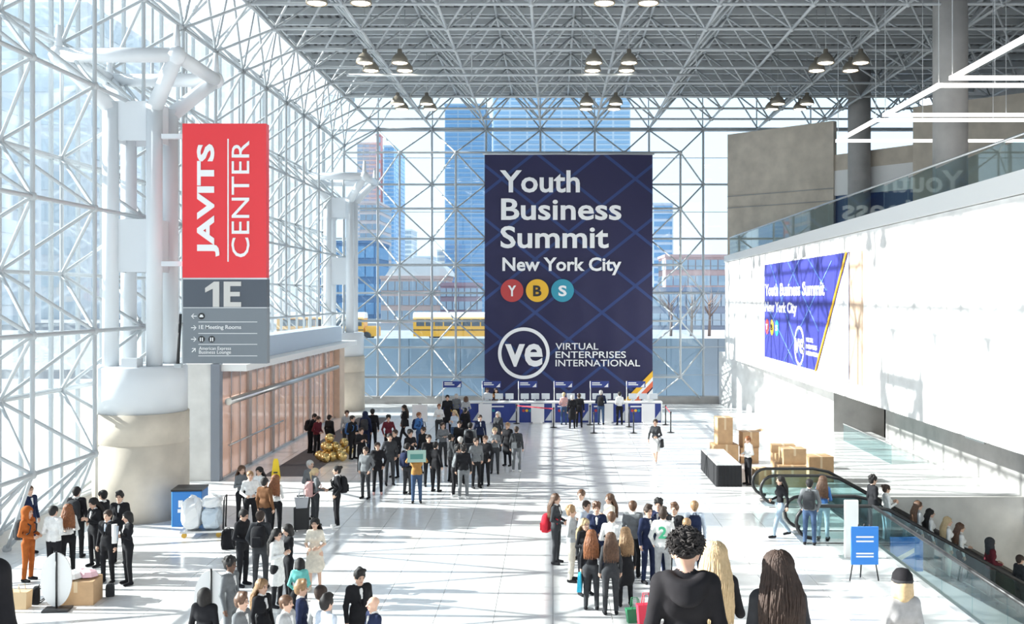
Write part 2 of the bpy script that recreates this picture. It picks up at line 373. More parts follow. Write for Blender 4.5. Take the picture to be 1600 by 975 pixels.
# ------------------------------------------------------------------ columns on drums with branching heads
PIPE = mat('white_pipe', (.70, .73, .76), .35)
def tree_column(Y, label):
    t = thing('branching_column', label, 'column', (COLX, Y, 0), 0, None)
    MB().lathe([(1.36,0),(1.36,2.2),(1.34,2.21),(1.34,2.25),(1.36,2.26),(1.36,3.12)], n=40).build('concrete_drum', CONC, t)
    MB().lathe([(1.31,3.12),(1.31,4.45),(1.25,4.5)], n=40).build('white_collar', PIPE, t)
    MB().box(-.1, .35, -1.2, -.75, 4.45, 4.75).build('junction_box', PIPE, t)
    s = .64; e = M/2
    for sx in (-1, 1):
        for sy in (-1, 1):
            p = MB().tube([(sx*s, sy*s, 4.4), (sx*s, sy*s, 12.2)], .23, 16).build('pipe', PIPE, t)
            MB().tube([(sx*s, sy*s, 12.05), (sx*e, sy*e, 13.35)], [.23, .21], 16).build('branch', PIPE, t)
            MB().tube([(sx*e, sy*e, 13.2), (sx*e, sy*e, 14.2)], [.14, .07], 10).build('cap_strut', PIPE, t)
            MB().lathe([(.05,-.27),(.19,-.19),(.27,0),(.19,.19),(.05,.27)], (sx*e, sy*e, 13.35), 14).build('knuckle', PIPE, t)
    c = [(-e,-e),(e,-e),(e,e),(-e,e)]
    for a, b in zip(c, c[1:]+c[:1]): MB().tube([(*a, 13.35), (*b, 13.35)], .21, 16).build('ring_beam', PIPE, t)
    for z0, z1 in ((7.25, 8.8), (11.1, 12.25)):
        for a, b in (((-s,-s),(s,-s)),((s,-s),(s,s)),((s,s),(-s,s)),((-s,s),(-s,-s))):
            MB().box(min(a[0],b[0])-.02, max(a[0],b[0])+.02, min(a[1],b[1])-.02, max(a[1],b[1])+.02, z0, z1).build('batten_plate', PIPE, t)
    return t
tree_column(COLY[0], 'white four-pipe branching column on concrete drum beside the red hanging sign')
tree_column(COLY[1], 'white four-pipe branching column on concrete drum in the corner by the far glass wall')
# ------------------------------------------------------------------ hanging sign
YS = 29.6; q = F/YS
RED = mat('red_vinyl', (.80, .035, .045), .35); INK = mat('white_lettering', (.88, .88, .88), .5); SL = mat('slate_panel', (.085, .10, .125), .5); GR = mat('grey_panel', (.20, .225, .25), .5)
def zz(py, Y=YS): return H-(py-CY)*Y/F
def xx(px, Y=YS): return (px-CX)*Y/F
sx0, sx1 = xx(285), xx(416); ox, oz = (sx0+sx1)/2, zz(568)
t = thing('hanging_sign', 'tall red and grey wayfinding sign reading JAVITS CENTER and 1E beside column', 'sign', (ox, YS, oz))
def lx(px): return xx(px)-ox
def lz(py): return zz(py)-oz
MB().box(lx(285), lx(416), 0, .3, lz(434), lz(193)).build('red_panel', RED, t)
MB().box(lx(286), lx(417), 0, .3, lz(480), lz(436.5)).build('level_panel', SL, t)
dirp = MB().box(lx(286), lx(417), 0, .3, 0, lz(481.5)).build('directory_panel', GR, t)
MB().box(lx(286), lx(417), .02, .28, lz(436.5), lz(434)).build('divider', METAL, t); MB().box(lx(286), lx(417), .02, .28, lz(481.5), lz(480)).build('divider', METAL, t)
def vtext(body, pxa, pxb, pya, pyb, bold):
    w_, h_ = lz(pya)-lz(pyb), lx(pxb)-lx(pxa)
    me = text_mesh(body, 0, w_, 0, h_, INK, .02, bold)
    return link('lettering', me, t, (lx(pxb), -.004, lz(pyb)), (0, -math.pi/2, 0))
vtext('JAVITS', 308, 343, 225, 401, .035); vtext('CENTER', 362, 390, 220, 402, .0)
MB().box(lx(355.5), lx(357.5), -.015, .01, lz(409), lz(217)).build('rule', INK, t)
TAUPE = mat('silver_numeral', (.62, .60, .57), .4)
MB().prism([(lx(a), lz(b)) for a, b in ((321,450),(335,440),(343,440),(343,479.5),(333,479.5),(333,451),(321,457))], -.03, 0).build('numeral', TAUPE, t)
MB().prism([(lx(a), lz(b)) for a, b in ((350,440),(377,440),(377,447),(360,447),(360,456),(375,456),(375,463),(360,463),(360,472),(377,472),(377,479.5),(350,479.5))], -.03, 0).build('numeral', TAUPE, t)
link('lettering', text_mesh('1E Meeting Rooms', lx(311), lx(377), lz(516), lz(508), INK, .012, .01), t, (0, -.002, 0))
link('lettering', text_mesh('American Express', lx(311), lx(361), lz(548.5), lz(541.5), INK, .012), t, (0, -.002, 0)); link('lettering', text_mesh('Business Lounge', lx(311), lx(361), lz(554.5), lz(547.5), INK, .012), t, (0, -.002, 0))
for py in (503, 521, 538, 556): MB().box(lx(310), lx(402), -.01, .01, lz(py)-.008, lz(py)+.008).build('rule', INK, t)
for py, a in ((494, math.pi), (512, 0), (530, 0), (547, math.pi/4)):
    ar = MB().box(-.08, .06, -.01, .01, -.012, .012)
    for s in (-1, 1): ar.add([(.08,-.01,0),(.01,-.01,s*.07),(-.015,-.01,s*.07),(.05,-.01,0)], [(0,1,2,3)])
    link('arrow', ar.mesh('arrow', INK), t, (lx(303), -.003, lz(py)), (0, -a, 0))
for px, py in ((315, 494), (315, 530), (331, 530)):
    pic = MB().loft([[(math.cos(a)*.095, y, math.sin(a)*.095) for a in [k*math.pi/8 for k in range(16)]] for y in (-.01, .01)]).build('pictogram', DARK, t); pic.location = (lx(px), -.003, lz(py))
    g = MB()
    if py == 494: g.box(-.055, .055, -.02, -.012, -.03, .01).box(-.035, .035, -.02, -.012, .01, .045)
    else: g.box(-.045, -.015, -.02, -.012, -.06, .05).box(.015, .045, -.02, -.012, -.06, .05)
    g.build('pictogram_figure', INK, pic)
for py in (212, 412): MB().box(lx(250), lx(290), .08, .22, lz(py)-.07, lz(py)+.07).build('bracket', PIPE, t)
t = thing('furled_banner_pole', 'slim black pole leaning beside the grey directory panel on the column drum', 'pole', (xx(279), YS, 4.48))
MB().tube([(-.06, .1, 0), (.02, .1, 1.55)], [.05, .04]).build('pole', DARK, t); MB().box(-.14, .06, .02, .2, -.02, .1).build('foot', STEEL, t)
# ------------------------------------------------------------------ big banner
def banner_mat(name, c, line, period, wd):
    m = mat(name, c, .55); nt = m.node_tree; b = nt.nodes['Principled BSDF']
    tc = nt.nodes.new('ShaderNodeTexCoord'); sp = nt.nodes.new('ShaderNodeSeparateXYZ'); nt.links.new(tc.outputs['Object'], sp.inputs[0])
    def M_(op, a, bb):
        n = nt.nodes.new('ShaderNodeMath'); n.operation = op
        for i, v in enumerate((a, bb)):
            if isinstance(v, (int, float)): n.inputs[i].default_value = v
            elif v is not None: nt.links.new(v, n.inputs[i])
        return n.outputs[0]
    x, z = sp.outputs[0], sp.outputs[2]; ms = []
    for s in (.8, -.8):
        u = M_('FRACT', M_('DIVIDE', M_('ADD', M_('MULTIPLY', x, s), M_('ADD', z, 100.3)), period), None)
        ms.append(M_('LESS_THAN', M_('ABSOLUTE', M_('SUBTRACT', u, .5), None), wd))
    k = M_('MAXIMUM', ms[0], ms[1]); mx = nt.nodes.new('ShaderNodeMix'); mx.data_type = 'RGBA'
    nt.links.new(k, mx.inputs['Factor']); mx.inputs['A'].default_value = (*c, 1); mx.inputs['B'].default_value = (*line, 1)
    nt.links.new(mx.outputs['Result'], b.inputs['Base Color']); return m
BAN = banner_mat('navy_banner_cloth', (.013, .012, .062), (.020, .045, .17), 3.1, .035)
YB = 59.3
def banner(name, label, box, Y, px2loc, cat):
    pass
bx0, bx1, bz0, bz1 = (757-CX)*YB/F, (1020-CX)*YB/F, H-(626-CY)*YB/F, H+(CY-240)*YB/F; ox = (bx0+bx1)/2
t = thing('banner', 'huge navy cloth banner reading Youth Business Summit hung before the far glass wall', 'banner', (ox, YB, bz0))
nx, nz = 60, 60; vs_, fs_ = [], []
for j in range(nz+1):
    for i in range(nx+1):
        u, v = i/nx, j/nz
        vs_.append((bx0-ox+(bx1-bx0)*u, .1+.03*math.sin(u*38+v*3)*(1-v)+.02*math.sin(u*17-v*9), (bz1-bz0)*v))
fs_ = [(j*(nx+1)+i, j*(nx+1)+i+1, (j+1)*(nx+1)+i+1, (j+1)*(nx+1)+i) for j in range(nz) for i in range(nx)]
MB().add(vs_, fs_, True).build('cloth', BAN, t)
[MB().tube([(u, .12, bz1-bz0), (u, 1.6, bz1-bz0+.25)], .03, 6).build('hanger', STEEL, t) for u in (bx0-ox+.3, -1.6, 1.6, bx1-ox-.3)]
MB().tube([(bx0-ox-.1, .12, bz1-bz0), (bx1-ox+.1, .12, bz1-bz0)], .06).build('top_bar', STEEL, t)
def bl(px, py): return ((px-CX)*YB/F-ox, H-(py-CY)*YB/F-bz0)
def btext(body, a, b_, c, d_, bold, m=INK, y=.02): # px left,right, py top,bottom
    x0, z1 = bl(a, c); x1, z0 = bl(b_, d_); return link('lettering', text_mesh(body, x0, x1, z0, z1, m, .02, bold), t, (0, y, 0))
btext('Youth', 781, 906, 266, 301, .02); btext('Business', 783, 971, 310, 344, .02); btext('Summit', 782, 951, 353, 388, .02); btext('New York City', 785, 971, 402, 430, .025)
def disc(cx, cz, r, y0, y1, r2=0, n=40):
    m = MB(); A = [2*math.pi*k/n for k in range(n)]
    if not r2: return m.loft([[(cx+r*math.cos(a), y, cz+r*math.sin(a)) for a in A] for y in (y0, y1)])
    rings = [[(cx+rr*math.cos(a), y, cz+rr*math.sin(a)) for a in A] for rr, y in ((r,y1),(r,y0),(r2,y0),(r2,y1),(r,y1))]
    return m.loft(rings, False)
YBS = (('Y', 800, mat('red_disc', (.50, .05, .05), .5)), ('B', 839.5, mat('yellow_disc', (.85, .48, .03), .5)), ('S', 879, mat('teal_disc', (.03, .30, .42), .5)))
for ch, px, m in YBS:
    cx, cz = bl(px, 454); disc(cx, cz, .66, 0, .03).build('letter_disc', m, t); btext(ch, px-6.5, px+6.5, 446, 463, .03, DARK if ch == 'B' else INK, -.005)
cx, cz = bl(818.5, 552); disc(cx, cz, 1.5, 0, .03, 1.3, 56).build('logo_ring', INK, t); btext('ve', 789, 848, 537, 573, .022)
for s, a, b_ in (('VIRTUAL', 868, 935), ('ENTERPRISES', 868, 978), ('INTERNATIONAL', 868, 1000)):
    k = ('VIRTUAL', 'ENTERPRISES', 'INTERNATIONAL').index(s); btext(s, a, b_, 536+13*k, 546.5+13*k, .008)
def stripe(parent, pts, m, y=.0): # pixel polygon
    MB().prism([bl(*p) for p in pts], y, y+.02).build('corner_stripe', m, parent)
stripe(t, [(1020,579),(1020,589),(985,626),(975,626)], YBS[1][2]); stripe(t, [(1020,595),(1020,604),(1000,626),(991,626)], mat('orange_red_print', (.78, .16, .07), .5)); stripe(t, [(1020,607),(1020,626),(1003,626)], INK); stripe(t, [(1020,589),(1020,595),(991,626),(985,626)], INK)
# ------------------------------------------------------------------ balcony billboard on the right wall (plane x = XBAL)
BAN2 = mat('violet_blue_vinyl', (.045, .05, .30), .4)
def ry(px): return F*XBAL/(px-CX)
def rp(px, py): return (ry(px), H-(py-CY)*ry(px)/F)   # (y, z)
t = thing('wall_billboard', 'wide blue and white printed billboard mounted on the white balcony front', 'billboard', (XBAL, ry(1197), 3.7))
L = ry(1197)-ry(1330); oy, oz = ry(1197), 3.7; hgt = 4.35
LN = mat('light_blue_line', (.10, .20, .55), .4)
npan = 8; ws = L/npan
for j in range(npan): # vertical vinyl strips (x local <0 is towards the hall, y local negative is nearer)
    ya, yb = -j*ws, -(j+1)*ws+.012
    MB().box(-.08, 0, yb, ya, 0, hgt).build('vinyl_strip', BAN2, t)
MB().add([(-.085, -L*1.0, hgt), (-.085, -L*.70, 0), (-.085, -L*1.0, 0)], [(0,1,2)]).add([(-.083, -L*1.0, hgt), (-.083, -L*.70, 0), (-.083, -L*1.0, 0)], [(2,1,0)]).build('white_corner', INK, t)
MB().tube([(-.09, -L*.985, hgt), (-.09, -L*.69, 0)], .06, 4).build('orange_edge', YBS[1][2], t)
for a, b_ in (((.02,.6),(.45,0)), ((.1,1),(.55,.0)), ((.35,1),(.72,.35)), ((.02,.2),(.5,1)), ((.3,0),(.85,.95)), ((.6,1),(.8,.7))):
    MB().tube([(-.082, -L*a[0], hgt*a[1]), (-.082, -L*b_[0], hgt*b_[1])], .03, 4).build('print_line', LN, t)
def rtext(body, u0, u1, v0, v1, bold, m=INK, name='lettering', dx=0):
    me = text_mesh(body, u0*L, u1*L, v0*hgt, v1*hgt, m, .02, bold); return link(name, me, t, (-.083-dx, 0, 0), (0, 0, -math.pi/2))
rtext('Youth Business Summit', .02, .78, .66, .79, .025); rtext('New York City', .02, .47, .46, .60, .025)
for k, (ch, _, m) in enumerate(YBS):
    o = disc(0, 0, .36, -.02, 0).build('letter_disc', m, t, loc=(-.083, -L*(.05+.075*k), hgt*.33), rot=(0,0,-math.pi/2)); rtext(ch, .035+.075*k, .065+.075*k, .30, .36, .02, DARK if ch == 'B' else INK, 'lettering', .02)
disc(0, 0, .82, -.02, 0, .7).build('logo_ring', INK, t, loc=(-.083, -L*.5, hgt*.19), rot=(0,0,-math.pi/2)); rtext('ve', .44, .56, .12, .26, .022)
for k, s in enumerate(('VIRTUAL', 'ENTERPRISES', 'INTERNATIONAL')): rtext(s, .58, (.66,.70,.73)[k], .24-.06*k, .28-.06*k, .005)
MB().box(-.1, 0, -L-.02, .02, -.08, 0).box(-.1, 0, -L-.02, .02, hgt, hgt+.06).build('frame', WHITE, t)
MB().box(-.06, 0, -L-1.35, -L-.02, -.08, hgt-.0).build('tan_end_panel', mat('tan_vinyl', (.62, .46, .34), .5), t)
# ------------------------------------------------------------------ registration counters
YC = 53.3; cq = YC/F
CB = mat('royal_blue_print', (.025, .05, .26), .45); MON = mat('light_grey_plastic', (.62, .66, .70), .4)
CNT = [(690,752),(752,809),(809,865),(865,922),(922,979),(979,1035)]
words = ['half hidden by the queue', 'staffed by two standing people', 'below the round banner logo', 'before the visitor in pink', 'before the visitor in navy', 'below orange banner stripes']
for k, (a, b_) in enumerate(CNT):
    x0, x1 = (a-CX)*cq, (b_-CX)*cq; w_ = x1-x0
    t = thing('registration_counter', 'blue registration counter with white top, ' + words[k], 'counter', (x0, YC, 0), 0, 'registration counters')
    MB().box(.08, w_-.08, 0, .06, 0, 1.0).build('front_panel', CB, t)
    for xp in (.04, w_-.04): MB().box(xp-.035, xp+.035, -.04, .6, 0, 1.04).build('end_post', WHITE, t)
    MB().box(0, w_, -.08, .7, 1.0, 1.07).build('counter_top', WHITE, t)
    MB().prism([(w_-.45, .1), (w_-.1, .62), (w_-.1, .1)], -.01, .0).build('print_wedge', MON, t)
    MB().box(.2, w_*.62, -.008, 0, .8, .87).build('print_line', INK, t)
    for j, (ch, _, m) in enumerate(YBS): disc(.3+.17*j, .62, .075, -.012, 0, 0, 14).build('letter_disc', m, t)
    p = thing('flag_sign', 'blue flag sign on white pole above the counter ' + words[k], 'sign', (x0+.03, YC+.35, 1.07), 0, 'flag signs above the counters')
    MB().tube([(0,0,0),(0,0,1.05)], .022, 6).build('pole', WHITE, p); MB().box(0, .98, -.02, .02, .72, 1.05).build('blade', CB, p)
    MB().add([(.72,-.022,.74),(.93,-.022,.74),(.93,-.022,.95)], [(0,1,2)]).build('white_wedge', INK, p)
    MB().box(.08, .5, -.026, -.02, .93, .99).build('print_line', INK, p); MB().box(.08, .6, -.026, -.02, .84, .89).build('print_line', INK, p)
    if k:
        for j in range(3):
            mo = thing('monitor', 'pale grey monitor standing on the counter ' + words[k], 'monitor', (x0+.35+.55*j, YC+.45, 1.07), 0, 'monitors on the counters')
            MB().bbox(-.21, .21, -.02, .02, .1, .4, .008).build('screen_housing', MON, mo); MB().box(-.03, .03, -.02, .02, .02, .12).build('stem', MON, mo); MB().box(-.1, .1, -.08, .08, 0, .02).build('foot', MON, mo)
for px, lab in ((758,'before the counter by the crowd'),(840,'below the banner logo'),(948,'before the counter of the visitor in navy'),(1013,'before the end counter')):
    x = (px-CX)*.0331; t = thing('poster_stand', 'plain white poster board on foot ' + lab, 'poster stand', (x, 52.98, 0), 0, 'white poster boards at the counters')
    MB().box(-.34, .34, -.02, .02, .06, 1.0).build('board', INK, t); MB().box(-.25, .25, -.15, .15, 0, .06).build('foot', WHITE, t)
STX = [(807,662),(865,668),(922,664),(928,677),(990,677),(983,667),(1040,664),(1048,676)]
for k, (px, py) in enumerate(STX):
    pmr = (py-CY)/H; t = thing('queue_stanchion', 'slim black belt stanchion on round base before the registration counters', 'stanchion', ((px-CX)/pmr, F/pmr, 0), 0, 'stanchions at the counters')
    MB().lathe([(.18,0),(.18,.02),(.05,.05)], n=16).build('base', DARK, t); MB().tube([(0,0,.03),(0,0,1.0)], .032).build('post', DARK, t); MB().lathe([(.045,.93),(.045,1.0),(.02,1.02)], n=12).build('belt_head', DARK, t)
RB = mat('red_belt', (.5, .03, .06), .6)
def belt(a, b_, lab):
    pa, pb = [Vector(((p[0]-CX)/((p[1]-CY)/H), F/((p[1]-CY)/H), .93)) for p in (a, b_)]
    tag(MB().loft([[pa+Vector((0,0,-.03)), pa+Vector((.0,.01,-.03)), pa+Vector((0,.01,.03)), pa+Vector((0,0,.03))],[pb+Vector((0,0,-.03)), pb+Vector((0,.01,-.03)), pb+Vector((0,.01,.03)), pb+Vector((0,0,.03))]]).build('queue_belt', RB), lab, 'belt')
belt(STX[0], STX[1], 'red retractable belt strung between stanchions below the banner logo'); belt(STX[6], STX[7], 'short red retractable belt at the end of the counters')
t = thing('easel_board', 'white board leaning on easel beyond the crowd near corner column', 'easel', P(656, 668, F/((668-CY)/H)))
MB().box(-.38, .38, -.02, .02, .3, 1.15).build('board', INK, t)
for s in (-1, 0, 1): MB().tube([(s*.3, .25*(s == 0)+.02, 0), (s*.05, .04, 1.2)], .02, 6).build('leg', DARK, t)
# ------------------------------------------------------------------ pendant lamps
BR = mat('bronze_shade', (.30, .27, .22), .4, .4); LIT = mat('lamp_glow', (1, .93, .78), .5, emit=6)
LC = {-7.0: 'on the glass wall side', 2.4: 'above the open floor', 11.9: 'on the balcony side'}; LR = {32.75: 'row closest to stair', 42.7: 'middle row', 51.6: 'row by far glass wall'}
base = None
for X in LC:
    for Y in LR:
        for dx in (-.72, .72):
            for dy in (-.72, .72):
                if X > 10 and dx > 0 and dy > 0 and Y == 42.7: pass
                if base is None:
                    t = thing('pendant_lamp', '', 'lamp')
                    MB().lathe([(.34,0),(.36,.03),(.33,.18),(.2,.36),(.1,.42),(.09,.58),(.02,.6)], n=20, cap=False).build('shade', BR, t)
                    MB().lathe([(.29,.04),(.3,.02),(.15,-.02),(.01,-.03)], n=20).build('diffuser', LIT, t)
                    MB().tube([(0,0,.58),(0,0,2.6)], .015, 6).build('stem', STEEL_R, t); base = t
                else: t = copy_tree(base)
                t.location = (X+dx, Y+dy-(1.15 if X > 10 and Y < 33 else 0), 16.1); t['label'] = 'bronze dome pendant lamp clustered ' + LC[X] + ', ' + LR[Y]; t['group'] = 'pendant lamps'
t = thing('suspended_pipe', 'long thin white pipe hung horizontally below the roof by three rods', 'pipe', (0, 43.7, 16))
MB().tube([(-8.8,0,0),(6.2,0,0)], .06).build('pipe', STEEL, t)
for px in (737, 909, 1088): MB().tube([((px-CX)*43.7/F, 0, 0), ((px-CX)*43.7/F, 0, 2.9)], .02, 6).build('rod', STEEL, t)
# linear light frames over the balcony
LED = mat('led_diffuser', (1, .97, .92), .5, emit=2.2)
for k, (yf, yn) in enumerate(((39.5, 34.9), (33.9, 29.2), (28.2, 23.7))):
    t = thing('linear_light_frame', 'white linear light frame hung over the balcony, ' + ('by the concrete wall', 'second of three', 'closest to the escalator end')[k], 'light', (11.0, yf, 12.5), 0, 'linear light frames')
    Ln = yn-yf; Wd = 9
    for a, b_ in (((0,0),(Wd,0)),((Wd,0),(Wd,Ln)),((Wd,Ln),(0,Ln)),((0,Ln),(0,0))):
        MB().box(min(a[0],b_[0])-.07, max(a[0],b_[0])+.07, min(a[1],b_[1])-.07, max(a[1],b_[1])+.07, 0, .1).build('light_bar', LED, t)
    for a in ((0,0),(0,Ln),(4,0),(4,Ln),(1.6,Ln)): MB().tube([(*a, .1), (*a, 6.3)], .012, 5).build('cable', STEEL, t)
# ------------------------------------------------------------------ escalators
XS, XD, SLOPE, XE = 6.45, 8.5, .543, 16.0
def rail_path(h):
    pts = []; zc = h/2+.06; r = h/2-.06
    for k in range(9):
        a = -math.pi/2-math.pi*k/8; pts.append((XS+r+r*math.cos(a), zc+r*math.sin(a)))
    pts.append((XD-.1, h)); pts.append((XD+.4, h-.1)); pts.append((XE, h-.1-(XE-XD-.4)*SLOPE)); return pts
def escalator(y0, y1, lab):
    t = thing('escalator', lab, 'escalator', (XS, y0, 0))
    for y in (0, y1-y0):
        path = [(x-XS, y, z) for x, z in rail_path(.97)]
        MB().tube(path, .05, 8).build('handrail', DARK, t)
        poly = [(x-XS, z-(.0)) for x, z in rail_path(.93)]
        poly += [(XE-XS, -.05-(XE-XD)*SLOPE), (XD-XS, .1)]
        MB().prism(poly, y-.012, y+.012).build('glass_side', GLASSG, t)
        yo = -.12 if y == 0 else .0
        MB().prism([(.25,0),(XD-XS,0),(XE-XS,-(XE-XD)*SLOPE),(XE-XS,-(XE-XD)*SLOPE-.9),(XD-XS,-.9),(.25,-.02)], y+yo, y+yo+.12).build('skirt', METAL, t)
    st = MB().box(.1, .4, .1, y1-y0-.1, -.2, -.02+.4)
    n = 19; sm = MB().box(0, .41, .06, y1-y0-.06, -.25, 0).mesh('step', mat('dark_step_metal', (.12, .12, .13), .5, .5))
    MB().box(.15, XD-XS+.05, .06, y1-y0-.06, -.2, .012).build('comb_plate', METAL, t)
    for k in range(n): link('step', sm, t, (XD-XS+.05+k*.4, 0, -k*.4*SLOPE-.05))
    return t
escalator(27.15, 28.5, 'down escalator with black handrails and glass sides carrying the waiting passengers')
escalator(31.8, 33.1, 'empty down escalator with black handrails beside the cardboard boxes')
t = thing('glass_guard', 'long glass guard with dark handrail along the edge of the escalator pit', 'railing', (XF-.1, 26.9, 0))
for k in range(6): MB().box(-.012, .012, -1.6*(k+1)+.03, -1.6*k, 0, 1.0).build('glass_panel', GLASSG, t)
MB().tube([(0, 0, 1.02), (0, -9.6, 1.02)], .045).build('handrail', DARK, t); MB().box(-.06, .06, -9.6, 0, 0, .12).build('base_shoe', METAL, t)
BLUE = mat('bright_blue_print', (.03, .22, .68), .4)
t = thing('easel_sign', 'bright blue sign board on a thin legged easel before the escalator guard', 'sign', P(1351, 908, F/((908-CY)/H)))
MB().box(-.31, .31, -.02, .02, .38, 1.25).build('board', BLUE, t)
for z in (1.0, .9, .62, .55): MB().box(-.2, .2, -.026, -.02, z, z+.035).build('print_line', INK, t)
for s in (-1, 0, 1): MB().tube([(s*.33, .3*(s == 0)+.03, 0), (s*.12, .04, 1.3)], .016, 6).build('leg', DARK, t)
t = thing('escalator_sign', 'bright blue printed panel fixed to the outer side of the escalator', 'sign', (9.3, 26.92, -.7))
MB().box(-.43, .43, 0, .05, 0, .9).build('board', BLUE, t); MB().prism([(-.3,.2),(.2,.5),(.2,.62),(-.3,.35)], -.008, 0).build('print_line', INK, t)
t = thing('sign_post', 'plain white sign panel standing on floor at the escalator landing', 'sign', P(1330, 872, F/((872-CY)/H)))
MB().bbox(-.17, .17, -.05, .05, .03, 1.45, .01).build('panel', WHITE, t); MB().box(-.28, .28, -.2, .2, 0, .03).build('foot', METAL, t)
# ------------------------------------------------------------------ skirted table and cartons
t = thing('skirted_table', 'long table with white top and pleated black skirt beside the cartons', 'table', (6.05, 37, 0))
MB().bbox(-.42, .42, -1.8, 1.8, .72, .76, .01).build('table_top', WHITE, t)
ring = []; per = [(-.43,-1.81,.43,-1.81,14),(.43,-1.81,.43,1.81,50),(.43,1.81,-.43,1.81,14),(-.43,1.81,-.43,-1.81,50)]
for xa, ya, xb, yb, n in per:
    for k in range(n):
        u = k/n; d_ = .02*(k % 2); nx_, ny_ = (yb-ya), -(xb-xa); l = math.hypot(nx_, ny_); ring.append((xa+(xb-xa)*u+nx_/l*d_, ya+(yb-ya)*u+ny_/l*d_))
MB().loft([[(x*1.02,y*1.005,0) for x,y in ring],[(x,y,.73) for x,y in ring]], False).build('pleated_skirt', mat('black_cloth', (.012,.012,.015), .8), t)
CARD = mat('cardboard', (.56, .36, .20), .8, 0, .1, 4); TAPE = mat('tan_tape', (.72, .56, .36), .4)
def carton(loc, w_, d_, h_, rz, lab, flaps=False):
    t = thing('cardboard_box', lab, 'box', loc, rz, 'cartons by the escalator' if loc[0] > 0 else None)
    MB().bbox(-w_/2, w_/2, -d_/2, d_/2, 0, h_, .006).build('carton', CARD, t)
    MB().box(-.04, .04, -d_/2-.003, d_/2+.003, h_*.55, h_+.003).build('tape', TAPE, t)
    if flaps:
        for s in (-1, 1): MB().add([(s*w_/2,-d_/2,h_),(s*w_/2,d_/2,h_),(s*w_*.85,d_/2,h_*1.12),(s*w_*.85,-d_/2,h_*1.12)], [(0,1,2,3)]).build('flap', CARD, t)
    return t
BX = [(6.75,40.4,0,.95,.8,.75,.1,'wide carton at the bottom of the tall stack behind the table'),(6.72,40.4,.75,.6,.7,1.05,.05,'tall upright carton on top of the stack behind the table'),
 (7.75,40.5,0,.7,.7,.6,-.1,'carton under the leaning box next to tall stack'),(7.75,40.5,.6,.66,.6,.62,.1,'tilted open carton beside the tall stack'),
 (8.75,39.0,0,.75,.65,.62,.1,'carton beside the person in the white shirt'),(8.75,39.0,.62,.9,.5,.3,-.1,'flat long carton lying across another box'),
 (8.2,35.4,0,.95,.7,.75,0,'large carton behind the empty escalator rails'),(8.3,35.5,.75,.8,.6,.55,.06,'upper large carton behind the empty escalator rails'),(7.3,35.8,0,.5,.5,.55,.3,'small carton between table and escalator'),
 (9.4,36.4,0,.9,.8,.9,.1,'pale carton against the white lower wall')]
for k, (x, y, z, w_, d_, h_, rz, lab) in enumerate(BX): carton((x, y, z), w_, d_, h_, rz, lab, k in (3,))
# ------------------------------------------------------------------ left foreground clutter
def floor_at(px, py): return P(px, py, F/((py-CY)/H))
def round_top(px, py, lab):
    t = thing('folded_round_table', lab, 'table', floor_at(px, py), .15)
    MB().loft([[(.31*math.cos(a), y, .62+.56*math.sin(a)) for a in [k*math.pi/20 for k in range(40)]] for y in (-.02, .02)]).build('oval_top', WHITE, t)
    MB().tube([(.02,-.06,.0),(.02,-.06,1.22)], .022, 8).build('pole', DARK, t); MB().box(-.22, .3, -.25, .12, 0, .04).build('foot', DARK, t)
round_top(88, 952, 'white oval board on black pole in front of open carton'); round_top(329, 985, 'white oval board on black pole behind the person in the black jacket')
carton(floor_at(126, 940), .72, .6, .5, .1, 'open carton heaped with white paper beside the oval board', False)
t = thing('paper_heap', 'crumpled white and pink paper heaped on the open carton', 'paper', floor_at(126, 940)+Vector((0,0,.5)))
for k in range(6):
    a = random.random()*6; m = MB(); m.lathe([(.03,0),(.2,.04),(.15,.14),(.02,.18)], (math.cos(a)*.17, math.sin(a)*.14, 0), 7, False); m.build('sheet', mat('white_paper', (.85,.84,.84), .8) if k % 3 else mat('pink_paper', (.85,.55,.6), .8), t)
t = thing('paper_bag', 'small tan paper bag standing on the floor at the end of pile', 'bag', floor_at(30, 950))
MB().loft([[(-.2,-.12,0),(.2,-.12,0),(.2,.12,0),(-.2,.12,0)],[(-.22,-.13,.36),(.22,-.13,.36),(.22,.13,.36),(-.22,.13,.36)]], True).build('bag_body', mat('kraft_paper', (.68,.5,.3), .8), t)
for s in (-1, 1): MB().tube([(-.08, s*.11, .35), (-.06, s*.11, .47), (.06, s*.11, .47), (.08, s*.11, .35)], .008, 5).build('handle', TAPE, t)
PLA = mat('white_plastic_bag', (.86,.87,.88), .35, 0, 0, 5, bump=.5)
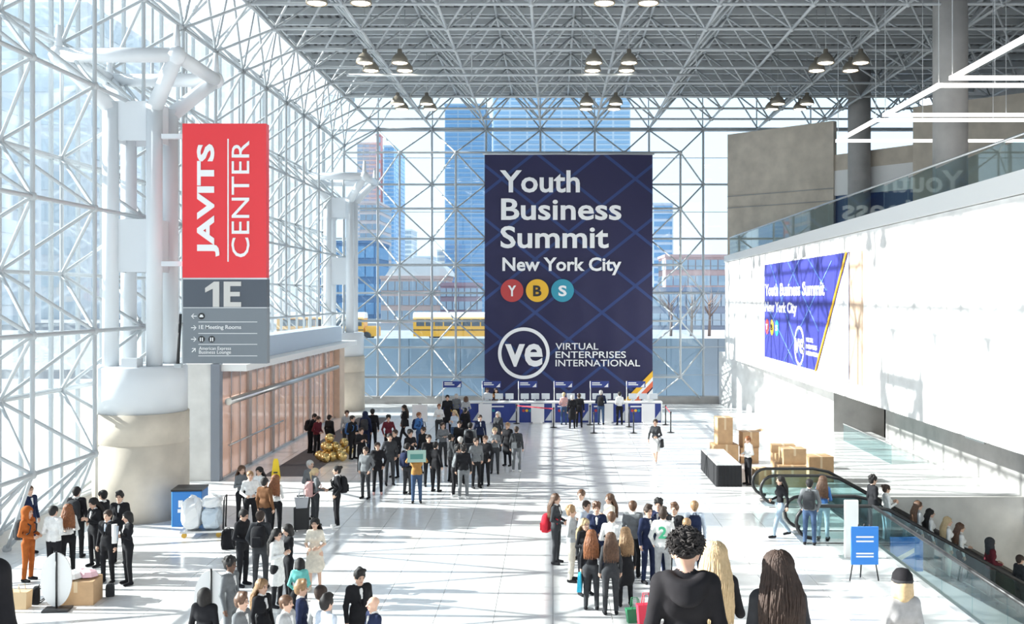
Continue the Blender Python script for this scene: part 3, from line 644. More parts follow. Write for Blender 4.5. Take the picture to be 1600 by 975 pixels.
# luggage cart with bags
t = thing('luggage_cart', 'low cart with upright black handle carrying wrapped white bundles', 'cart', floor_at(318, 836), .15)
MB().box(-.55, .55, -.4, .4, .14, .19).build('platform', METAL, t)
for sx in (-.45, .45):
    for sy in (-.3, .3): o = MB().lathe([(.07,-.025),(.07,.025)], n=14).build('wheel', mat('amber_wheel', (.6,.35,.04), .4), t, loc=(sx, sy, .07), rot=(math.pi/2,0,0))
MB().tube([(.55,-.2,.17),(.58,-.2,1.05),(.58,.2,1.05),(.55,.2,.17)], .022).build('handle', DARK, t)
def lump(r, seed, n=20):
    random.seed(seed); m = MB(); rings = []; ph = [random.uniform(0, 6) for _ in range(6)]
    def se(c, p=.55): return math.copysign(abs(c)**p, c)
    for i in range(13):
        a = -math.pi/2+math.pi*i/12; ca = max(.03, math.cos(a))**.5
        rings.append([(r[0]*ca*se(math.cos(b))*(1+.10*math.sin(5*b+3*a+ph[0])+random.uniform(-.05,.05)), r[1]*ca*se(math.sin(b))*(1+.1*math.sin(4*b-4*a+ph[1])+random.uniform(-.05,.05)), r[2]*(1+se(math.sin(a), .7))*(1+.05*math.sin(3*b+ph[2]))) for b in [2*math.pi*k/n for k in range(n)]])
    return m.loft(rings, True, False)
for k, (dx, dy, dz, r) in enumerate(((-.285,0,.185,(.262,.34,.42)),(.235,-.02,.185,(.245,.33,.30)),(.235,0,.765,(.245,.30,.15)))):
    b_ = thing('wrapped_bundle', ('tall white plastic wrapped bundle at the end of the cart','pale blue white wrapped bundle in middle of the cart','flat white bundle on top of the cart load')[k], 'bundle', floor_at(318, 836)+Matrix.Rotation(.15, 3, 'Z')@Vector((dx, dy, dz)), .15)
    lump(r, k+3).build('wrapping', PLA if k != 1 else mat('pale_blue_plastic', (.62,.70,.78), .35), b_); MB().tube([(0,0,2*r[2]-.03),(.03,.0,2*r[2]+.06)], [.05,.09], 8).build('knot', PLA, b_)
t = thing('blue_bin', 'square blue bin with white pictogram standing against the concrete drum', 'bin', P(297, 818, F/((818-CY)/H)), .1)
MB().bbox(-.42, .42, -.4, .4, 0, 1.0, .02).build('bin_body', mat('bin_blue', (.04,.22,.60), .5), t); MB().box(-.43, .43, -.41, .41, 1.0, 1.05).build('rim', DARK, t); MB().box(-.22, -.1, -.42, -.4, .55, .75).box(-.24, -.06, -.42, -.4, .4, .5).build('pictogram', INK, t)
t = thing('wet_floor_sign', 'yellow folding wet floor sign standing on the dark mat', 'sign', floor_at(431, 748), .2)
YEL = mat('safety_yellow', (.88, .62, .02), .45)
for s in (-1, 1): MB().loft([[(-.16,s*.16-.012,0),(.16,s*.16-.012,0),(.16,s*.16+.012,0),(-.16,s*.16+.012,0)],[(-.09,s*.01-.012,.66),(.09,s*.01-.012,.66),(.09,s*.01+.012,.66),(-.09,s*.01+.012,.66)]]).build('panel', YEL, t)
MB().box(-.07, .07, -.02, .02, .66, .72).build('grip', YEL, t); MB().box(-.07, .07, -.145, -.135, .22, .27).build('print_line', DARK, t)
# gold balloons
GOLD = mat('gold_foil', (.75, .55, .22), .22, .8)
heap = [(0,0,0)]+[(.4*math.cos(a), .4*math.sin(a), 0) for a in [q*math.pi/3 for q in range(6)]]+[(.6,-.35,0),(0,-.70,0)]
heap += [(.235*math.cos(a+.5), .235*math.sin(a+.5), .345) for a in [q*math.pi*2/3 for q in range(3)]]+[(0,0,.68)]
heap = [(-8.95+x, 41.0+y, z) for x, y, z in heap]
heap += [(-8.62+.225*math.cos(a), 42.25+.225*math.sin(a), 0) for a in (.3, 2.4, 4.5)]+[(-8.62, 42.25, .33)]
for k in range(len(heap)):
    t = thing('foil_balloon', 'shiny gold foil balloon in the heap on floor among people in black', 'balloon', heap[k], 0, 'gold balloons')
    MB().lathe([(.02,0),(.09,.03),(.17,.12),(.19,.22),(.13,.34),(.02,.38)], n=14).build('balloon_skin', GOLD, t); MB().lathe([(.03,0),(.015,.01)], n=8).build('knot', GOLD, t)
# suitcase
def suitcase(px, py, lab, m):
    t = thing('suitcase', lab, 'suitcase', floor_at(px, py), .3)
    MB().bbox(-.21, .21, -.13, .13, .05, .65, .03).build('shell', m, t)
    for s in (-1, 1):
        MB().tube([(s*.1, .1, .6), (s*.1, .1, .95)], .01, 6).build('handle_tube', METAL, t)
        for d_ in (-.08, .08): MB().lathe([(.03,-.02),(.03,.02)], n=10).build('wheel', DARK, t, loc=(s*.17, d_, .03), rot=(0, math.pi/2, 0))
    MB().box(-.12, .12, .08, .12, .93, .97).build('grip', DARK, t); return t
suitcase(471, 829, 'upright black suitcase beside the person with the pink backpack', mat('black_nylon', (.02,.02,.022), .7))
def tote(px, py, m, lab, h_=.42, up=0, name='tote_bag', rz=.2):
    t = thing(name, lab, 'bag', floor_at(px, py)+(Vector((.06*math.sin(rz), -.06*math.cos(rz), up)) if up else Vector()), rz)
    MB().loft([[(-.15,-.07,0),(.15,-.07,0),(.15,.07,0),(-.15,.07,0)],[(-.19,-.08,h_),(.19,-.08,h_),(.19,.08,h_),(-.19,.08,h_)]]).build('bag_body', m, t)
    for s in (-1, 1): MB().tube([(-.08, s*.07, h_-.03), (-.06, s*.05, h_+.2), (.06, s*.05, h_+.2), (.08, s*.07, h_-.03)], .01, 5).build('handle', m, t)
tote(471, 829, mat('grey_cloth', (.42,.43,.46), .8), 'grey cloth bag resting on the black suitcase', .28, .648, rz=.3)
tote(1010, 985, mat('red_bag', (.72,.03,.07), .5), 'glossy red shopping bag beside the person in the black hoodie', .52)
tote(992, 972, mat('green_bag', (.03,.22,.10), .6), 'small dark green bag beside the glossy red shopping bag', .28)
# ------------------------------------------------------------------ broad stair under the viewpoint
st = struct('stairs'); st.name = 'trim_2'
for k in range(24):
    y = 6.3+.5*k; z = 3.26-.145*k
    if z <= .1: break
    MB().box(-.8, 7.6, y, y+.5, 0, z).build('step', CONCL, st)
MB().box(-6, 7.6, 5.2, 6.3, 0, 3.26).build('landing', CONCL, st)
MB().box(-6, 7.6, -5, 4.2, 4.6, 4.9).build('upper_landing', CONCL, st)
MB().box(-6, 7.6, 4.2, 4.7, 0, 4.3).build('step', CONCL, st); MB().box(-6, 7.6, 4.7, 5.2, 0, 3.8).build('step', CONCL, st)
# ------------------------------------------------------------------ people: one continuous skin per body from blended tapered limbs
def rc(p, a, b, r1, r2, sy=1.0):
    a = np.array(a, float); b = np.array(b, float); s = np.array([1, 1/sy, 1]); p = p*s; a = a*s; b = b*s
    ab = b-a; t = np.clip(((p-a)@ab)/max(ab@ab, 1e-9), 0, 1)[..., None]
    return np.linalg.norm(p-(a+ab*t), axis=-1)-(r1+(r2-r1)*t[..., 0])
def smin(a, b, k):
    h = np.maximum(k-np.abs(a-b), 0)/k; return np.minimum(a, b)-h*h*k*.25
def nets(f, lo, h):
    s = f < 0; nx, ny, nz = f.shape; acc = np.zeros((nx-1, ny-1, nz-1, 3)); cnt = np.zeros((nx-1, ny-1, nz-1))
    g = np.stack(np.meshgrid(np.arange(nx), np.arange(ny), np.arange(nz), indexing='ij'), -1).astype(float)
    def sl(o, ax=None): return tuple(slice(o[i], (f.shape[i]-1+o[i])) for i in range(3))
    for ax in range(3):
        e = [0, 0, 0]; e[ax] = 1; oth = [i for i in range(3) if i != ax]
        for u in (0, 1):
            for v in (0, 1):
                o = [0, 0, 0]; o[oth[0]] = u; o[oth[1]] = v; o2 = [o[i]+e[i] for i in range(3)]
                A, B = f[sl(o)], f[sl(o2)]; m = (A < 0) != (B < 0); t = np.where(m, A/np.where(m, A-B, 1), 0)
                pt = g[sl(o)].copy(); pt[..., ax] += t; acc += pt*m[..., None]; cnt += m
    act = cnt > 0; idx = -np.ones(act.shape, int); idx[act] = np.arange(act.sum())
    V = acc[act]/cnt[act][:, None]*h+lo; Fs = []
    for ax in range(3):
        b, c = [(1, 2), (2, 0), (0, 1)][ax]
        A = np.take(s, range(0, f.shape[ax]-1), ax); B = np.take(s, range(1, f.shape[ax]), ax); ii = np.argwhere(A != B)
        ii = ii[(ii[:, b] > 0) & (ii[:, c] > 0) & (ii[:, b] < f.shape[b]-1) & (ii[:, c] < f.shape[c]-1)]
        q = []
        for db, dc in ((1, 1), (0, 1), (0, 0), (1, 0)):
            k = ii.copy(); k[:, b] -= db; k[:, c] -= dc; q.append(idx[k[:, 0], k[:, 1], k[:, 2]])
        q = np.stack(q, 1); flip = ~A[tuple(ii.T)]; q[flip] = q[flip][:, ::-1]; Fs.append(q)
    return V, np.concatenate(Fs)
def surf(prims, h, sub=None):
    """prims: (a,b,r1,r2,sy,k,mat) -> V, F, mat per face"""
    pts = np.array([q for p in prims for q in (p[0], p[1])]); R = max(max(p[2], p[3]) for p in prims)
    lo = pts.min(0)-R-.03; hi = pts.max(0)+R+.03; lo[2] = max(lo[2], -.03)
    ax = [np.arange(lo[i], hi[i]+h, h) for i in range(3)]; G = np.stack(np.meshgrid(*ax, indexing='ij'), -1); f = np.full(G.shape[:3], .5)
    for a, b, r1, r2, sy, k, m in prims:
        r = max(r1, r2)+.07; l2 = np.minimum(a, b)-r; h2 = np.maximum(a, b)+r
        s = tuple(slice(max(0, int((l2[i]-lo[i])/h)), max(1, int((h2[i]-lo[i])/h)+2)) for i in range(3))
        f[s] = smin(f[s], rc(G[s], a, b, r1, r2, sy), k)
    if sub:
        for a, b, r1, r2, sy in sub: f = np.maximum(f, -rc(G, a, b, r1, r2, sy))
    V, Fq = nets(f, lo, h); c = V[Fq].mean(1); D = np.stack([rc(c, p[0], p[1], p[2], p[3], p[4]) for p in prims], 1)
    return V, Fq, np.array([p[6] for p in prims])[D.argmin(1)]
POSE = { # elbow, wrist, fingertips of (left, right); x is outward
 'down': ((.225,.03,1.13),(.24,-.04,.89),(.24,-.07,.76)), 'phone': ((.235,.0,1.13),(.10,-.24,1.20),(.05,-.31,1.29)),
 'fold': ((.25,-.04,1.14),(.04,-.21,1.17),(-.07,-.2,1.19)), 'pocket': ((.262,.07,1.14),(.205,-.06,.95),(.17,-.1,.86)),
 'hold': ((.245,.04,1.12),(.13,-.22,1.05),(.06,-.30,1.06)), 'up': ((.31,-.12,1.36),(.20,-.22,1.60),(.15,-.22,1.73)), 'back': ((.25,.12,1.14),(.25,.12,.90),(.25,.10,.78)), 'fwd': ((.24,-.08,1.15),(.23,-.24,.96),(.22,-.31,.86)) }
BODY = {}
def body_mesh(sex='m', arms=('down', 'down'), legs='stand', wear='shirt', lean=0, nod=0, hood=False, h=.0145):
    key = (sex, arms, legs, wear, lean, nod, hood, h)
    if key in BODY: return BODY[key]
    f = sex == 'f'; sw = .148 if f else .168; hw = .095 if not f else .1; SK, TO, BO, SH, TT = 0, 1, 2, 3, 7
    R = Matrix.Rotation(lean, 3, 'X'); piv = Vector((0, .0, .93))
    def up(p): return np.array(R@(Vector(p)-piv)+piv)
    Rn = Matrix.Rotation(nod, 3, 'X'); pn = Vector((0, .02, 1.50))
    def hd(p): return up(Rn@(Vector(p)-pn)+pn)
    pr = []
    def ad(a, b, r1, r2, sy, k, m): pr.append((np.array(a, float), np.array(b, float), r1, r2, sy, k, m))
    # legs
    for s in (-1, 1):
        ky, ay, az, kz = (0, .02, .08, .49) if legs == 'stand' else ((-.14, -.22, .09, .50) if s > 0 else (.04, .30, .14, .50))
        sx = .105 if legs == 'stand' else .085
        kx, axx = s*(sx+.005), s*(sx+(.015 if legs == 'stand' else 0))
        lm = SK if wear in ('dress', 'skirt') else BO
        th = .088 if f else .085
        lw = 1.0 if lm == BO else .8
        ad((s*hw, 0, .88), (kx, ky-.01, kz), th*1.05, .062*lw, 1, .03, BO if wear not in ('dress',) else SK)
        ad((kx, ky-.01, kz), (axx, ay, az+.03), .062*lw, .05*(1 if lm == BO else .7), 1, .02, lm)
        ad((axx, ay+.03, az-.035), (axx+s*.012, ay-.14, az-.045 if legs == 'stand' or s > 0 else az-.07), .043, .036, 1, .02, SH)
    # trunk
    hem = {'shirt': .93, 'suit': .84, 'coat': .62, 'dress': .62, 'skirt': .93, 'hoodie': .88}[wear]
    ad((-.05 if not f else -.06, 0, .90), (.05 if not f else .06, 0, .90), .115, .115, .85, .04, BO if wear != 'dress' else TO)
    ex = {'suit': .006, 'hoodie': .009, 'coat': .01}.get(wear, 0)
    wst = .105 if f else .122
    ad(up((-.03, 0, 1.06)), up((.03, 0, 1.06)), wst+ex, wst+ex, .80, .05, TT)
    ad(up((-.06, -.005, 1.27)), up((.06, -.005, 1.27)), .118+ex, .118+ex, .86, .06, TT)
    ad(up((-sw+.03, .01, 1.395)), up((sw-.03, .01, 1.395)), .072+ex, .072+ex, 1, .06, TT)
    if f: [ad(up((s*.065, -.085, 1.27)), up((s*.065, -.07, 1.25)), .052, .055, 1, .05, TT) for s in (-1, 1)]
    if hem < .93:
        fl_ = {'coat': .185, 'dress': .21}.get(wear, .145)
        hz = hem+(.1 if wear in ('suit', 'hoodie') else 0); ad((-.05, 0, hz), up((-.03, 0, 1.04)), fl_-.02, wst, .85, .04, TT); ad((.05, 0, hz), up((.03, 0, 1.04)), fl_-.02, wst, .85, .04, TT)
    if wear == 'skirt': ad((-.04, 0, .56), (-.03, 0, .9), .15, .11, .85, .03, BO); ad((.04, 0, .56), (.03, 0, .9), .15, .11, .85, .03, BO)
    if wear == 'suit': # lapels and collar
        for s in (-1, 1): ad(up((s*.07, -.075, 1.40)), up((s*.02, -.125, 1.14)), .022, .014, 1, .02, TO)
        ad(up((0, -.09, 1.41)), up((0, -.118, 1.26)), .024, .010, .7, .01, 6)
    # arms
    tips = []
    for s, nm in zip((-1, 1), arms):
        E, W, T = [up((s*p[0]*(.93 if f else 1), p[1], p[2])) for p in POSE[nm]]; S = up((s*sw, .01, 1.405)); ar = (.048 if f else .055)+ex*.6
        ad(S, E, ar, ar*.82, 1, .035, TO); ad(E, W, ar*.82, ar*.60, 1, .02, TO if wear not in ('dress',) else SK)
        d = (T-W)/np.linalg.norm(T-W); ad(W-d*.01, W+d*.03, .026, .028, 1, .012, SK); ad(W+d*.045, W+d*.075, .033, .032, .9, .012, SK); tips.append((W, d, s))
    # neck and head
    ad(up((0, .015, 1.40)), hd((0, .008, 1.55)), .058 if not f else .048, .052 if not f else .045, 1, .03, SK)
    ad(hd((0, .012, 1.635)), hd((0, -.005, 1.60)), .083, .077, 1.13, .03, SK); ad(hd((0, -.028, 1.55)), hd((0, -.045, 1.525)), .055, .038, 1, .04, SK)
    ad(hd((0, -.095, 1.612)), hd((0, -.112, 1.583)), .010, .0165, 1, .012, SK)
    for s in (-1, 1): ad(hd((s*.082, .012, 1.615)), hd((s*.08, .012, 1.575)), .018, .012, 1, .008, SK); ad(hd((s*.035,-.08,1.632)), hd((s*.045,-.075,1.632)), .012, .01, 1, .02, SK)
    if wear in ('suit', 'shirt', 'coat', 'hoodie'): ad(up((-.025, .02, 1.445)), up((.025, .02, 1.445)), .062, .062, .95, .02, 6 if wear == 'suit' else TO)
    if hood:
        for k in range(9):
            a = math.pi*(k/8); ad(up((.115*math.cos(a), .04+.10*math.sin(a), 1.455-.04*math.sin(a))), up((.10*math.cos(a), .05+.11*math.sin(a), 1.40-.08*math.sin(a))), .042, .036, 1, .03, TO)
    V, Fq, mt = surf(pr, h); zc = V[Fq].mean(1)[:, 2]; mt = np.where(mt == TT, np.where((zc < hem) & (wear in ('shirt', 'suit', 'hoodie')), BO, TO), mt); v = V.tolist(); fc = [tuple(q) for q in Fq.tolist()]; ml = mt.tolist(); sm = [True]*len(fc)
    # fingers, eyes, brows and lips
    ex_ = MB(); em = []
    def put(m, fn): n0 = len(ex_.f); fn(); em.extend([m]*(len(ex_.f)-n0))
    for W, d, s in tips:
        d = Vector(d); W = Vector(W); side = d.cross(Vector((s, 0, 0))); side = (side if side.length > .1 else d.cross(Vector((0, 0, 1)))).normalized(); cu_ = d.cross(side).normalized(); cu_ = cu_ if cu_.x*s < 0 else -cu_
        for k, ln in enumerate((.062, .072, .068, .052)):
            b0 = W+d*.08+side*(.026-.0175*k); b1 = b0+d*ln*.5+cu_*.006; b2 = b1+d*ln*.36+cu_*.024
            put(SK, lambda: ex_.tube([b0-d*.02, b0, b1, b2], [.0095, .0095, .0088, .006], 6))
        t0 = W+d*.03+side*.026; put(SK, lambda: ex_.tube([t0, t0+side*.022+d*.025+cu_*.008, t0+side*.026+d*.055+cu_*.018], [.012, .0105, .007], 6))
    for s in (-1, 1):
        c = hd((s*.033, -.0855, 1.612)); put(4, lambda: ex_.lathe([(.003,-.007),(.012,-.004),(.0135,0),(.012,.004),(.003,.007)], c, 8))
        b0, b1 = hd((s*.018, -.094, 1.634)), hd((s*.052, -.082, 1.634)); put(4, lambda: ex_.tube([b0, b1], .005, 5))
    put(5, lambda: ex_.tube([hd((-.024, -.083, 1.548)), hd((0, -.094, 1.549)), hd((.024, -.083, 1.548))], [.004, .0075, .004], 6))
    k = len(v); v += [tuple(x) for x in ex_.v]; fc += [tuple(i+k for i in q) for q in ex_.f]; ml += em; sm += [True]*len(ex_.f)
    me = bpy.data.meshes.new('person_body'); me.from_pydata(v, [], fc)
    for _ in range(7): me.materials.append(SKINS[0])
    me.polygons.foreach_set('material_index', ml); me.polygons.foreach_set('use_smooth', sm); me.update()
    hm = Matrix.Translation(piv)@R.to_4x4()@Matrix.Translation(pn-piv)@Rn.to_4x4()@Matrix.Translation(-pn)
    BODY[key] = (me, hm, up); return BODY[key]
HAIR = {}
def hair_mesh(kind, h=.012):
    if (kind, h) in HAIR: return HAIR[(kind, h)]
    A = lambda *q: tuple(np.array(x, float) if isinstance(x, tuple) else x for x in q)
    pr = [A((0,.02,1.645),(0,.005,1.64),.098,.096,1.12,.02,0), A((0,.045,1.60),(0,.05,1.575),.078,.07,1,.03,0)]
    if kind == 'crop': pr = [A((0,.022,1.655),(0,.005,1.65),.094,.092,1.12,.02,0)]
    sub = [A((0,-.13,1.595),(0,-.11,1.50),.085,.08,1), A((0,-.17,1.66),(0,-.2,1.6),.075,.08,1)]
    if kind in ('long', 'wavy'):
        n = 5 if kind == 'long' else 7
        for s in (-1, 1):
            pr += [A((s*.078,.02,1.62),(s*.095,.03,1.42),.036,.04,1,.04,0), A((s*.095,.03,1.42),(s*.08,.05,1.24 if kind == 'long' else 1.2),.042,.025,1,.04,0)]
        pr += [A((0,.07,1.6),(0,.095,1.4),.075,.085,.8,.05,0), A((-.03,.1,1.4),(-.02,.135,1.17),.075,.035,.7,.05,0), A((.03,.1,1.4),(.03,.135,1.15),.07,.03,.7,.05,0)]
    elif kind == 'pony': pr += [A((0,.11,1.66),(0,.15,1.6),.03,.035,1,.03,0), A((0,.15,1.6),(0,.135,1.4),.035,.015,1,.02,0)]
    elif kind == 'bun': pr += [A((0,.12,1.69),(0,.13,1.69),.045,.045,1,.02,0)]
    elif kind == 'curly':
        random.seed(3)
        for k in range(26):
            a, b = random.uniform(0, 6.28), random.uniform(.15, 1.3); pr.append(A((.1*math.cos(a)*math.cos(b), .02+.1*math.sin(a)*math.cos(b)*1.05, 1.65+.1*math.sin(b)),(.1*math.cos(a)*math.cos(b), .02+.1*math.sin(a)*math.cos(b), 1.66+.1*math.sin(b)),.03,.028,1,.012,0))
    elif kind == 'bob': 
        for s in (-1, 1): pr += [A((s*.078,.02,1.63),(s*.085,.03,1.50),.042,.042,1,.04,0)]
        pr += [A((0,.06,1.6),(0,.06,1.5),.085,.08,.9,.04,0)]
    elif kind == 'quiff': pr += [A((-.05,-.05,1.73),(.06,-.04,1.735),.035,.03,1,.03,0), A((0,.03,1.735),(0,-.03,1.735),.045,.045,1.2,.03,0)]
    elif kind == 'hoodup': pr += [A((0,.04,1.64),(0,.03,1.52),.12,.115,1.05,.04,0), A((0,.03,1.46),(0,.02,1.40),.13,.15,.85,.05,0)]
    V, Fq, _ = surf(pr, h, sub); me = bpy.data.meshes.new('hair'); me.from_pydata(V.tolist(), [], Fq.tolist()); me.materials.append(DARK)
    me.polygons.foreach_set('use_smooth', [True]*len(Fq)); me.update(); HAIR[(kind, h)] = me; return me
def strand_hair(kind):
    if kind in HAIR: return HAIR[kind]
    random.seed(21); m = MB(); C = Vector((0, .018, 1.645))
    def scalp(u, v, k=1.0): return C+Vector((.104*k*math.cos(u)*math.cos(v), .114*k*math.sin(u)*math.cos(v), .104*k*math.sin(v)))
    if kind == 'tousled':
        for i in range(620):
            u = random.uniform(0, 6.283); v = math.asin(random.uniform(-.35, 1)); p = scalp(u, v, .93)
            if p.y < -.06 and p.z < 1.68: continue
            o = (p-C).normalized(); tw_ = Vector((random.uniform(-1,1), random.uniform(-1,1), random.uniform(-.5,.6))); tn = (tw_-o*tw_.dot(o)).normalized(); l = random.uniform(.03, .055)*(1.0 if v > .1 else .55)
            m.tube([p-o*.01, p+o*l*.55+tn*l*.25, p+o*l*.75+tn*l*.9], [.011, .010, .002], 5, False)
    else:
        n = 330; ln = {'loose': 1.17, 'straight': 1.08}[kind]
        for i in range(n):
            u = random.uniform(-.55, math.pi+.55); v0 = random.uniform(.5, 1.45); pts = []; ph = random.uniform(0, 6); am = random.uniform(.003, .012)
            for k in range(4):
                v = v0+(-.15-v0)*k/3; pts.append(scalp(u, v, 1.0+.05*random.random()))
            e = pts[-1]; lx_ = math.cos(u); zend = ln+random.uniform(-.04, .09)
            for k in range(1, 8):
                q = k/7; z = e.z+(zend-e.z)*q; sx = lx_*(.10+.055*math.sin(min(1, q*1.6)*math.pi*.5))
                yb = max(e.y, .02)+(.155-max(e.y, .02)*.6)*min(1, q*2.0)*(.55+.45*max(0, math.sin(u)))
                pts.append(Vector((sx+am*math.sin(ph+q*9), yb+am*math.cos(ph+q*8), z)))
            m.tube(pts, [.008]*6+[.0085]*3+[.006, .0015], 5, False)
    me = m.mesh('hair', DARK); HAIR[kind] = me; return me
def cloth(name, c): return mat('cloth_'+name, c, .85, 0, .12, 14, .2, bump=.12)
C_ = {'black': cloth('black', (.016,.016,.019)), 'char': cloth('charcoal', (.045,.047,.052)), 'grey': cloth('grey', (.17,.18,.19)), 'lgrey': cloth('light_grey', (.42,.43,.44)), 'white': cloth('white', (.78,.78,.77)), 'cream': cloth('cream', (.72,.66,.56)),
 'navy': cloth('navy', (.018,.026,.065)), 'blue': cloth('blue', (.06,.16,.40)), 'jean': cloth('denim', (.05,.085,.16)), 'ljean': cloth('pale_denim', (.36,.46,.56)), 'brown': cloth('brown', (.16,.075,.035)), 'tan': cloth('tan', (.42,.22,.07)), 'rust': cloth('rust', (.40,.11,.025)),
 'teal': cloth('teal', (.16,.50,.46)), 'pink': cloth('pink', (.70,.42,.40)), 'wine': cloth('wine', (.12,.02,.03)), 'red': cloth('red', (.6,.03,.05)), 'green': cloth('green', (.10,.25,.16)), 'pale': cloth('pale_blue', (.55,.62,.72)), 'cyan': cloth('cyan', (.05,.5,.72))}
HC = {'k': mat('hair_black', (.012,.010,.010), .7, 0, .3, 30), 'd': mat('hair_dark_brown', (.035,.02,.014), .7, 0, .3, 30), 'b': mat('hair_brown', (.11,.055,.03), .5, 0, .3, 30), 'l': mat('hair_blonde', (.56,.42,.24), .6, 0, .1, 40), 'a': mat('hair_auburn', (.24,.085,.03), .5, 0, .3, 30), 'g': mat('hair_grey', (.5,.48,.45), .6, 0, .2, 30), 's': mat('hair_sandy', (.30,.18,.09), .5, 0, .25, 30)}
SKINS = [mat('skin_fair', (.66,.42,.31), .5), mat('skin_tan', (.46,.27,.18), .5), mat('skin_deep', (.16,.085,.055), .5)]
EYE = mat('eye_dark', (.03,.02,.018), .3); LIP = mat('lip', (.42,.16,.14), .5)
PLIST = []
def person(x, hy, hgt, yaw, top, bot, hair, hk, label, sex='m', arms=('down','down'), legs='stand', wear='shirt', lean=0, nod=0, hood=False, shoes='black', skin=0, collar='white', floor=0., pm=None, res=.0145, X=None, group=None):
    if pm is None: pm = (hy-CY)/(H-hgt-floor)
    loc = Vector(((x-CX)/pm, F/pm, floor))
    best = None
    for o in (0, .12, -.12, .24, -.24, .36, -.36, .48, -.48, .6, -.6, .75, -.75, .9, -.9):
        q = Vector((loc.x*(1+o/loc.y), loc.y+o, loc.z)); dmin = min([(Vector((p[0].location.x, p[0].location.y))-q.xy).length for p in PLIST], default=9)
        if best is None or dmin > best[0]+.001: best = (dmin, q)
        if dmin > .5: best = (dmin, q); break
    loc = best[1]
    return person_at(loc, hgt, yaw, top, bot, hair, hk, label, sex, arms, legs, wear, lean, nod, hood, shoes, skin, collar, res, group)
def person_at(loc, hgt, yaw, top, bot, hair, hk, label, sex='m', arms=('down','down'), legs='stand', wear='shirt', lean=0, nod=0, hood=False, shoes='black', skin=0, collar='white', res=.0145, group=None):
    me, hm, up = body_mesh(sex, arms, legs, wear, lean, nod, hood, res); s = hgt/1.735
    t = thing('person', label, 'person', loc, math.radians(yaw), group); t.scale = (s, s, s)
    b = link('body', me, t)
    for k, m in enumerate((SKINS[skin], C_[top], C_[bot], C_[shoes], EYE, LIP, C_[collar])): b.material_slots[k].link = 'OBJECT'; b.material_slots[k].material = m
    if hk in ('tousled', 'loose', 'straight'): link('hair_base', hair_mesh('crop' if hk == 'tousled' else 'short', .010), t).matrix_local = hm; t.children[-1].material_slots[0].link = 'OBJECT'; t.children[-1].material_slots[0].material = HC[hair]
    if hk:
        hr = link('hood' if hk == 'hoodup' else 'hair', strand_hair(hk) if hk in ('tousled', 'loose', 'straight') else hair_mesh(hk, .012 if res > .012 else .009), t); hr.matrix_local = hm
        hr.material_slots[0].link = 'OBJECT'; hr.material_slots[0].material = HC[hair] if hair in HC else C_[hair]
    PLIST.append((t, up, s)); return t
PACK = None
def backpack(t_, col, label, off=(0, 0)):
    """worn on the back of the person just placed"""
    global PACK
    t, up, s = PLIST[-1] if t_ is None else t_
    rz = t.rotation_euler.z; c = Vector(up((0, .0, 1.2))); lp = Vector((c.x, c.y+.165+off[0], c.z-.22-off[1]))*s
    w_ = Matrix.Rotation(rz, 3, 'Z')@lp+t.location
    return pack_at(w_, rz, col, label, s)
def pack_at(loc, rz, col, label, s=1):
    global PACK
    if PACK is None:
        PACK = [MB().loft([[(x*a, y0+(y-.0)*b, z) for x, y in ((-.15,-.04),(-.12,-.06),(.12,-.06),(.15,-.04),(.15,.08),(.1,.13),(-.1,.13),(-.15,.08))] for z, a, b, y0 in ((0,.9,.9,0),(.06,1,1,0),(.3,1,1,0),(.4,.9,.85,0),(.45,.6,.55,0))], True, True).mesh('pack_body', DARK),
                MB().bbox(-.11, .11, .1, .165, .04, .24, .02).mesh('front_pocket', DARK), MB().tube([(-.09,-.05,.43),(-.1,-.16,.42),(-.105,-.315,.34),(-.12,-.29,.18),(-.13,-.06,.03)], .016, 6).mesh('strap', DARK), MB().tube([(.09,-.05,.43),(.1,-.16,.42),(.105,-.315,.34),(.12,-.29,.18),(.13,-.06,.03)], .016, 6).mesh('strap', DARK), MB().tube([(-.04,-.04,.43),(-.03,-.05,.49),(.03,-.05,.49),(.04,-.04,.43)], .01, 6).mesh('grab_loop', DARK)]
    t = thing('backpack', label, 'backpack', loc, rz); t.scale = (s, s, s)
    for me in PACK:
        o = link(me.name.split('.')[0], me, t); o.material_slots[0].link = 'OBJECT'; o.material_slots[0].material = C_[col]
    return t
def handbag(pos, hang, turn, col, label, w_=.3, h_=.3, sp=.05):
    """bag standing at pos with its handle or strap running over the point hang (both in the wearer's own axes)"""
    t, up, s = PLIST[-1]; rz = t.rotation_euler.z; loc = Matrix.Rotation(rz, 3, 'Z')@(Vector(pos)*s)+t.location
    b = thing('handbag', label, 'bag', loc, rz+turn); b.scale = (s, s, s)
    MB().loft([[(-w_/2,-.05,0),(w_/2,-.05,0),(w_/2,.05,0),(-w_/2,.05,0)],[(-w_*.42,-.03,h_),(w_*.42,-.03,h_),(w_*.42,.03,h_),(-w_*.42,.03,h_)]]).build('bag_body', C_[col], b)
    q = Matrix.Rotation(-turn, 3, 'Z')@(Vector(hang)-Vector(pos)); a = w_*.3
    MB().tube([(-a,0,h_-.02), (q.x-sp, q.y, q.z-.04), (q.x, q.y, q.z), (q.x+sp, q.y, q.z-.04), (a,0,h_-.02)], .010, 6).build('handle', C_[col], b)
PH, DN, FO, PK, HO = ('phone','phone'), ('down','down'), ('fold','fold'), ('pocket','pocket'), ('hold','hold')
S = person
